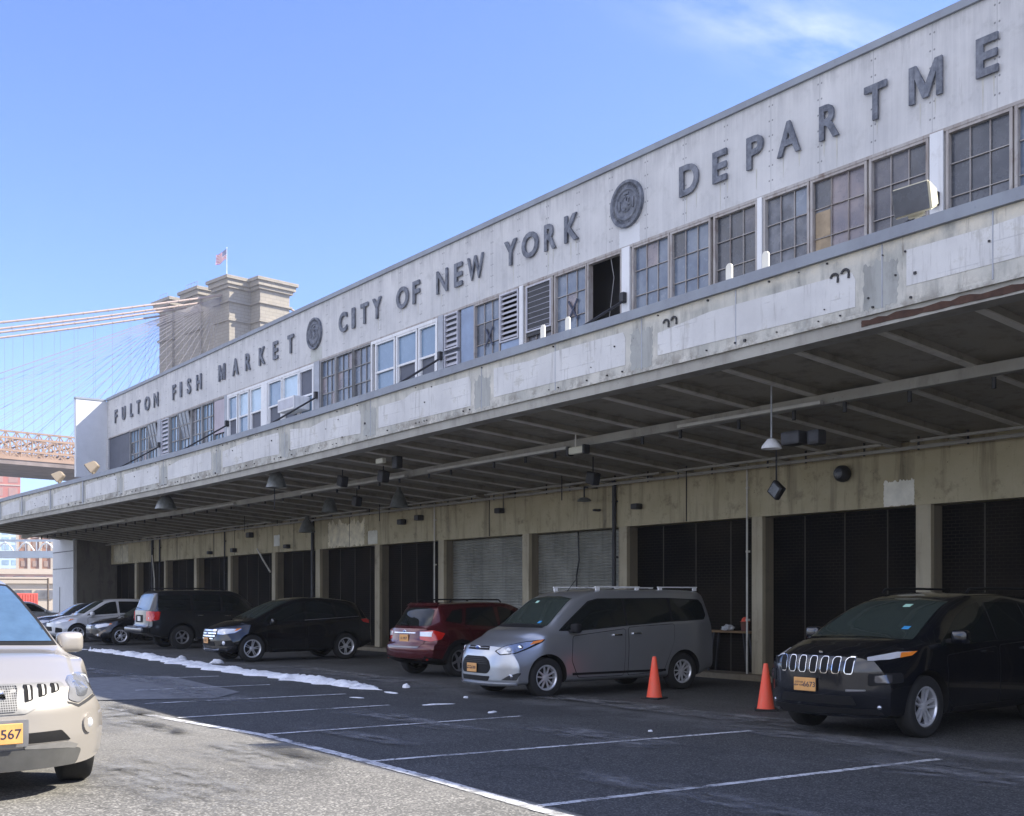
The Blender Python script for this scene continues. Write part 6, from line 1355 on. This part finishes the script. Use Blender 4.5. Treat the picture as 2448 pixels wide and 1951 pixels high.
bm = bmesh.new(); bm.faces.new([bm.verts.new(p) for p in ((-.62, -9.2, .05), (0, 0, .05), (0, 0, 2.66), (-.62, -9.2, 2.66))]); obj('chain_link', bm, b.m, t)
t = thing('shipping_container', 'small red steel container beyond the wire fence', 'container', (-85, 19.0, 0), R(35))
bm = bmesh.new(); rbox(bm, (0, 0, 1.05), (1.5, 2.4, 1.75), .03)
for i in range(9): box(bm, .75, .79, -1.1+i*.26, -1.0+i*.26, .25, 1.85)
obj('shell', bm, plain('container_red', (.42, .05, .035), .5, var=.15), t)
bm = bmesh.new(); box(bm, .80, .83, .1, .9, .35, .9); obj('vent', bm, M['steel_dark'], t)

def facade(name, label, loc, rz, w, dpt, h, wallm, rows, cols, wm, stripe=None, z0=1.5, ww=.55, wh=.5, vert=False):
    t = thing(name, label, 'building', loc, rz)
    obj('wall', bbox(-w/2, w/2, 0, dpt, 0, h), wallm, t)
    obj('roof', bbox(-w/2-.3, w/2+.3, -.3, dpt+.3, h, h+.8), stripe or wallm, t)
    cw, rh = w/cols, (h-z0)/rows; me = None
    for i in range(cols):
        for j in range(rows):
            x, z = -w/2+cw*(i+.5), z0+rh*(j+.5)
            if me is None:
                bm = bbox(-cw*ww/2, cw*ww/2, -.12, .0, -rh*wh/2, rh*wh/2); o = obj('window', bm, wm, t); me = o.data
            else:
                o = bpy.data.objects.new('window', me); COL.objects.link(o); o.parent = t
            o.location = (x, -.01, z)
    if vert:
        for i in range(cols+1): obj('pilaster', bbox(-w/2+cw*i-cw*.13, -w/2+cw*i+cw*.13, -.5, -.13, 0, h), stripe, t)
    elif stripe:
        for j in range(rows+1):
            o = obj('ledge', bbox(-w/2-.1, w/2+.1, -.35, -.13, z0+rh*j-.3, z0+rh*j+.3), stripe, t)
    return t
# local -y faces the viewer, so turn each block towards the camera
def face(x, y): return math.atan2(y, x)+R(90)-math.pi*0 if False else math.atan2(y, x)-R(90)
cream = plain('cream_band', (.52, .44, .35), .8, var=.05, scale=.2)
facade('brick_tower_block', 'orange brick tower block with cream bands seen under the far canopy end', (-450.8, 111.1, 0), face(-450.8, 111.1), 20, 16, 30, plain('orange_brick', (.34, .17, .10), .8, var=.12, scale=.15), 8, 5, plain('far_window', (.36, .25, .19), .3, var=.2, scale=.3), cream, 1.5, .4, .6, True)
facade('glass_office_block', 'pale blue glass office block left of the orange tower block', (-560, 112, 0), face(-560, 112), 36, 20, 33, plain('pale_blue_cladding', (.50, .62, .70), .4, var=.1, scale=.1), 9, 9, plain('far_glass', (.30, .42, .52), .2, var=.3, scale=.2), None, 1.5, .7, .6)
facade('red_tower_block', 'tall red and cream tower block above the far end of the canopy', (-759, 146, 0), face(-759, 146), 50, 20, 79, plain('red_cladding', (.42, .13, .09), .8, var=.15, scale=.05), 9, 6, plain('far_pane', (.40, .22, .17), .4, var=.2, scale=.1), cream, 4, .62, .62)
facade('low_shed', 'long low cream building with dark windows behind the wire fence', (-150, 33, 0), face(-150, 33), 34, 8, 3.3, cream, 1, 14, plain('shed_window', (.16, .16, .17), .3, var=.5, scale=1), None, .6, .8, .40)
facade('brick_shed', 'low red and cream building below the orange tower block', (-240, 56, 0), face(-240, 56), 30, 10, 6.4, plain('pinkish_brick', (.62, .40, .33), .8, var=.1, scale=.4), 2, 8, plain('brick_shed_window', (.30, .26, .25), .3, var=.4, scale=.6), cream, .8, .6, .5)

# distant second bridge
t = thing('distant_bridge', 'pale blue-grey truss bridge far off under the canopy end', 'bridge', (-402, 92.7, .41), math.atan2(22, 16)); t.scale = (.76, .76, .76)
pb = plain('pale_steel', (.48, .54, .58), .6, var=.08, scale=.1); pw = plain('white_steel', (.80, .80, .76), .6, var=.05)
bm = bbox(-60, 60, 0, 6, 18.6, 21.6); obj('deck', bm, pb, t)
bm = bbox(-60, 60, -.2, .3, 25.6, 26.6); obj('top_chord', bm, pb, t)
for i in range(-6, 7):
    x = i*9.0; bm = bmesh.new(); path(bm, [(x-3.6, -.4, 21.6), (x-1.6, -.4, 24.4), (x, -.4, 25.3), (x+1.6, -.4, 24.4), (x+3.6, -.4, 21.6)], .35, 6); tube(bm, (x, -.4, 21.6), (x, -.4, 25.2), .2, 6); obj('truss_arch', bm, pw, t)
    bm = bbox(x+4.3, x+4.7, -.3, .2, 21.6, 25.6); obj('truss_post', bm, pw, t)

# great stone-towered suspension bridge
ang = math.atan2(-5.5, -35.8)
BR = thing('suspension_bridge', 'great suspension bridge with granite tower, fanned stay cables and lattice deck behind the market roof', 'bridge', (-273.9, 111.3, 0), ang)
def stone():
    b = MB('granite'); v = b.pos(False); x, y, z = b.xyz(v)
    cv = b.n('ShaderNodeCombineXYZ'); b.l(b.math('ADD', x, y), cv.inputs[0]); b.l(z, cv.inputs[1])
    br = b.n('ShaderNodeTexBrick'); b.l(cv.outputs[0], br.inputs['Vector']); br.inputs['Scale'].default_value = 1; br.inputs['Brick Width'].default_value = 2.2; br.inputs['Row Height'].default_value = .85; br.inputs['Mortar Size'].default_value = .07
    br.inputs['Color1'].default_value = (.30, .27, .225, 1); br.inputs['Color2'].default_value = (.25, .228, .19, 1); br.inputs['Mortar'].default_value = (.20, .18, .15, 1)
    c = b.mix(b.math('MULTIPLY', b.noise(b.mapv(v, (.5, .5, .08)), 1, 6, .6, .5, .75), .5), br.outputs['Color'], (.20, .18, .16))
    return b.set(c, .9)
ST = stone(); TH = 15.5
bm = bmesh.new()
box(bm, 0, 7, -TH, 0, 0, 79.2); box(bm, 14.6, 21.6, -TH, 0, 0, 79.2); box(bm, 29.2, 36.2, -TH, 0, 0, 79.2)
box(bm, -4.4, .002, -TH+.6, -6.2, 0, 79.2); box(bm, 36.19, 39, -TH+.6, -5.6, 0, 77)
for x0 in (7, 21.6):
    pts = [(x0-.01, 0), (x0-.01, 79.6), (x0+7.61, 79.6), (x0+7.61, 0), (x0+6.4, 0), (x0+6.4, 50), (x0+5.6, 57), (x0+3.8, 61), (x0+2.0, 57), (x0+1.2, 50), (x0+1.2, 0)]
    prism(bm, pts, lambda a, b, d: (a, -TH+.7+d, b), TH-1.4)
tw = obj('tower', bm, ST, BR)
bm = bmesh.new()
for z0, z1, e in ((71.0, 71.6, .45), (75.6, 76.1, .55), (79.2, 80.0, .7), (80.0, 81.2, 1.2), (81.2, 82.0, 1.7)):
    box(bm, -e, 7+e, -TH-e, e, z0, z1); box(bm, -4.4-e, .05-e-.01, -TH+.6-e, -6.2+e, z0+.01, z1-.01)
for x0 in (14.6, 29.2):
    for z0, z1, e in ((71.0, 71.6, .45), (75.6, 76.1, .55), (79.2, 80.0, .7), (80.0, 81.2, 1.2), (81.2, 82.0, 1.7)): box(bm, x0-e, x0+7+e, -TH-e, e, z0, z1)
obj('cornice', bm, ST, tw)
bm = bmesh.new(); r = random.Random(2)
for x in (14, 15.5, 17, 18.5, 20, 30, 32, 34): tube(bm, (x, .9, 82.0), (x, .9, 83.4), .07, 4)
bar(bm, (14, .9, 83.4), (20, .9, 83.4), .08, .08); bar(bm, (30, .9, 83.4), (34, .9, 83.4), .08, .08); obj('parapet_rail', bm, M['steel_grey'], BR)
cabm = plain('cable_tan', (.32, .245, .215), .6, var=.06, scale=.2); staym = plain('stay_wire', (.24, .22, .23), .6, var=.05, scale=.2)
def cz(y, x): return 78.0-.315*y+.00035*y*y*(1 if y > 0 else 0)
for x in (3.5, 14.5, 21.5, 32.5):
    pts = [(x, y, cz(y, x)) for y in (-6, 0)+tuple(range(8, 150, 8))]
    bm = bmesh.new(); path(bm, pts, .26, 8)
    for k2 in range(0, 48): y = 3+3*k2; tube(bm, (x, y-.12, cz(y-.12, x)), (x, y+.12, cz(y+.12, x)), .33, 8)
    obj('main_cable', bm, cabm, BR)
    bm = bmesh.new(); path(bm, [(x, -TH+2, 80.0), (x, -TH-25, 72.5), (x, -TH-60, 62)], .28, 8); obj('main_cable', bm, cabm, BR)
for x in (3.5, 32.5, 14.5):
    for k2 in range(17):
        y = 7+k2*4.6; bm = bmesh.new(); tube(bm, (x, .1, 77.6-.12*k2*0-.35*(16-k2)*.12), (x, y, 38), .042, 5); obj('stay_cable', bm, staym, BR)
    if x != 14.5:
        for k2 in range(22):
            y = 6+k2*4.6; bm = bmesh.new(); tube(bm, (x, y, 38), (x, y, cz(y, x)), .03, 4); obj('suspender', bm, staym, BR)
bm = bbox(4, 32, -80, 150, 31.0, 32.2); obj('deck', bm, plain('deck_underside', (.16, .13, .12), .8, var=.3, scale=.3), BR)
tm = plain('truss_tan', (.28, .185, .13), .7, var=.1, scale=.3)
for x in (4, 13, 23, 32):
    bm = bmesh.new(); z0, z1 = 32.4, (39.5 if x in (13, 23) else 36.8)
    for z in ((z0, z1, z0+1.6)): bar(bm, (x, -60, z), (x, 150, z), .4, .4 if z != z0 else .7)
    y = 0; k2 = 0
    while y < 130:
        bar(bm, (x, y, z0), (x, y, z1), .22, .22); bar(bm, (x, y, z0), (x, y+5, z1), .18, .22); bar(bm, (x, y+5, z0), (x, y, z1), .18, .22); y += 2.5
    obj('deck_truss', bm, tm, BR)
bm = bmesh.new()
for y in range(0, 130, 5): bar(bm, (4, y, 39.6 if False else 36.9), (32, y, 36.9), .3, .3)
obj('cross_beam', bm, tm, BR)
bm = bmesh.new(); rbox(bm, (5, 34, 38.4), (1.2, 2.4, 1.8), .2); o = obj('work_shelter', bm, M['whitepaint'], BR, label='small white box standing on the bridge truss')
# flag
FL = thing('flagpole', 'flagpole with a stars-and-stripes flag flying on the granite tower', 'flag', (0, 0, 0))
mw = Matrix.Translation((-273.9, 111.3, 0)) @ Matrix.Rotation(ang, 4, 'Z'); FL.location = mw @ Vector((1.2, .0, 82.0))
bm = bmesh.new(); tube(bm, (0, 0, 0), (0, 0, 7.4), .10, 8, .05); bmesh.ops.create_uvsphere(bm, u_segments=8, v_segments=6, radius=.16, matrix=Matrix.Translation((0, 0, 7.45))); obj('pole', bm, M['whitepaint'], FL)
fr = plain('flag_red', (.55, .04, .06), .8, var=.05); fw = plain('flag_white', (.80, .78, .78), .8, var=.03); fb = plain('flag_blue', (.03, .05, .20), .8, var=.05)
bm = bmesh.new(); NX, NZ_ = 26, 26; g = {}
dx, dy = -.45, -.62
ux = Vector((-.5877, -.8091, 0))*1.0
for i in range(NX+1):
    for j in range(NZ_+1):
        u, w = i/NX, j/NZ_; L_ = 3.3*u
        p = ux*(L_*.82)+Vector((-.8, .58, 0))*(.30*math.sin(u*9+w*1.5)*u)+Vector((0, 0, 7.2-2.5*w-1.75*u**.9+.15*math.sin(u*8)))
        g[i, j] = bm.verts.new(p)
for i in range(NX):
    for j in range(NZ_):
        f = bm.faces.new((g[i, j], g[i+1, j], g[i+1, j+1], g[i, j+1])); st = j//2
        if i < 11 and st < 7: f.material_index = 2 if not (i % 2 == 1 and j % 2 == 1) else 1
        else: f.material_index = 0 if st % 2 == 0 else 1
obj('flag', bm, [fr, fw, fb], FL, smooth=80)

# thin winter haze over the whole scene
hb = bpy.data.materials.new('haze'); hb.use_nodes = True; hn = hb.node_tree
for q in list(hn.nodes):
    if q.type != 'OUTPUT_MATERIAL': hn.nodes.remove(q)
pv = hn.nodes.new('ShaderNodeVolumePrincipled'); pv.inputs['Density'].default_value = .00032; pv.inputs['Color'].default_value = (.86, .90, 1, 1); pv.inputs['Anisotropy'].default_value = .3
hn.links.new(pv.outputs[0], [q for q in hn.nodes if q.type == 'OUTPUT_MATERIAL'][0].inputs['Volume'])
o = obj('haze', bbox(-1000, 300, -500, 700, -1, 100), hb); o['kind'] = 'stuff'
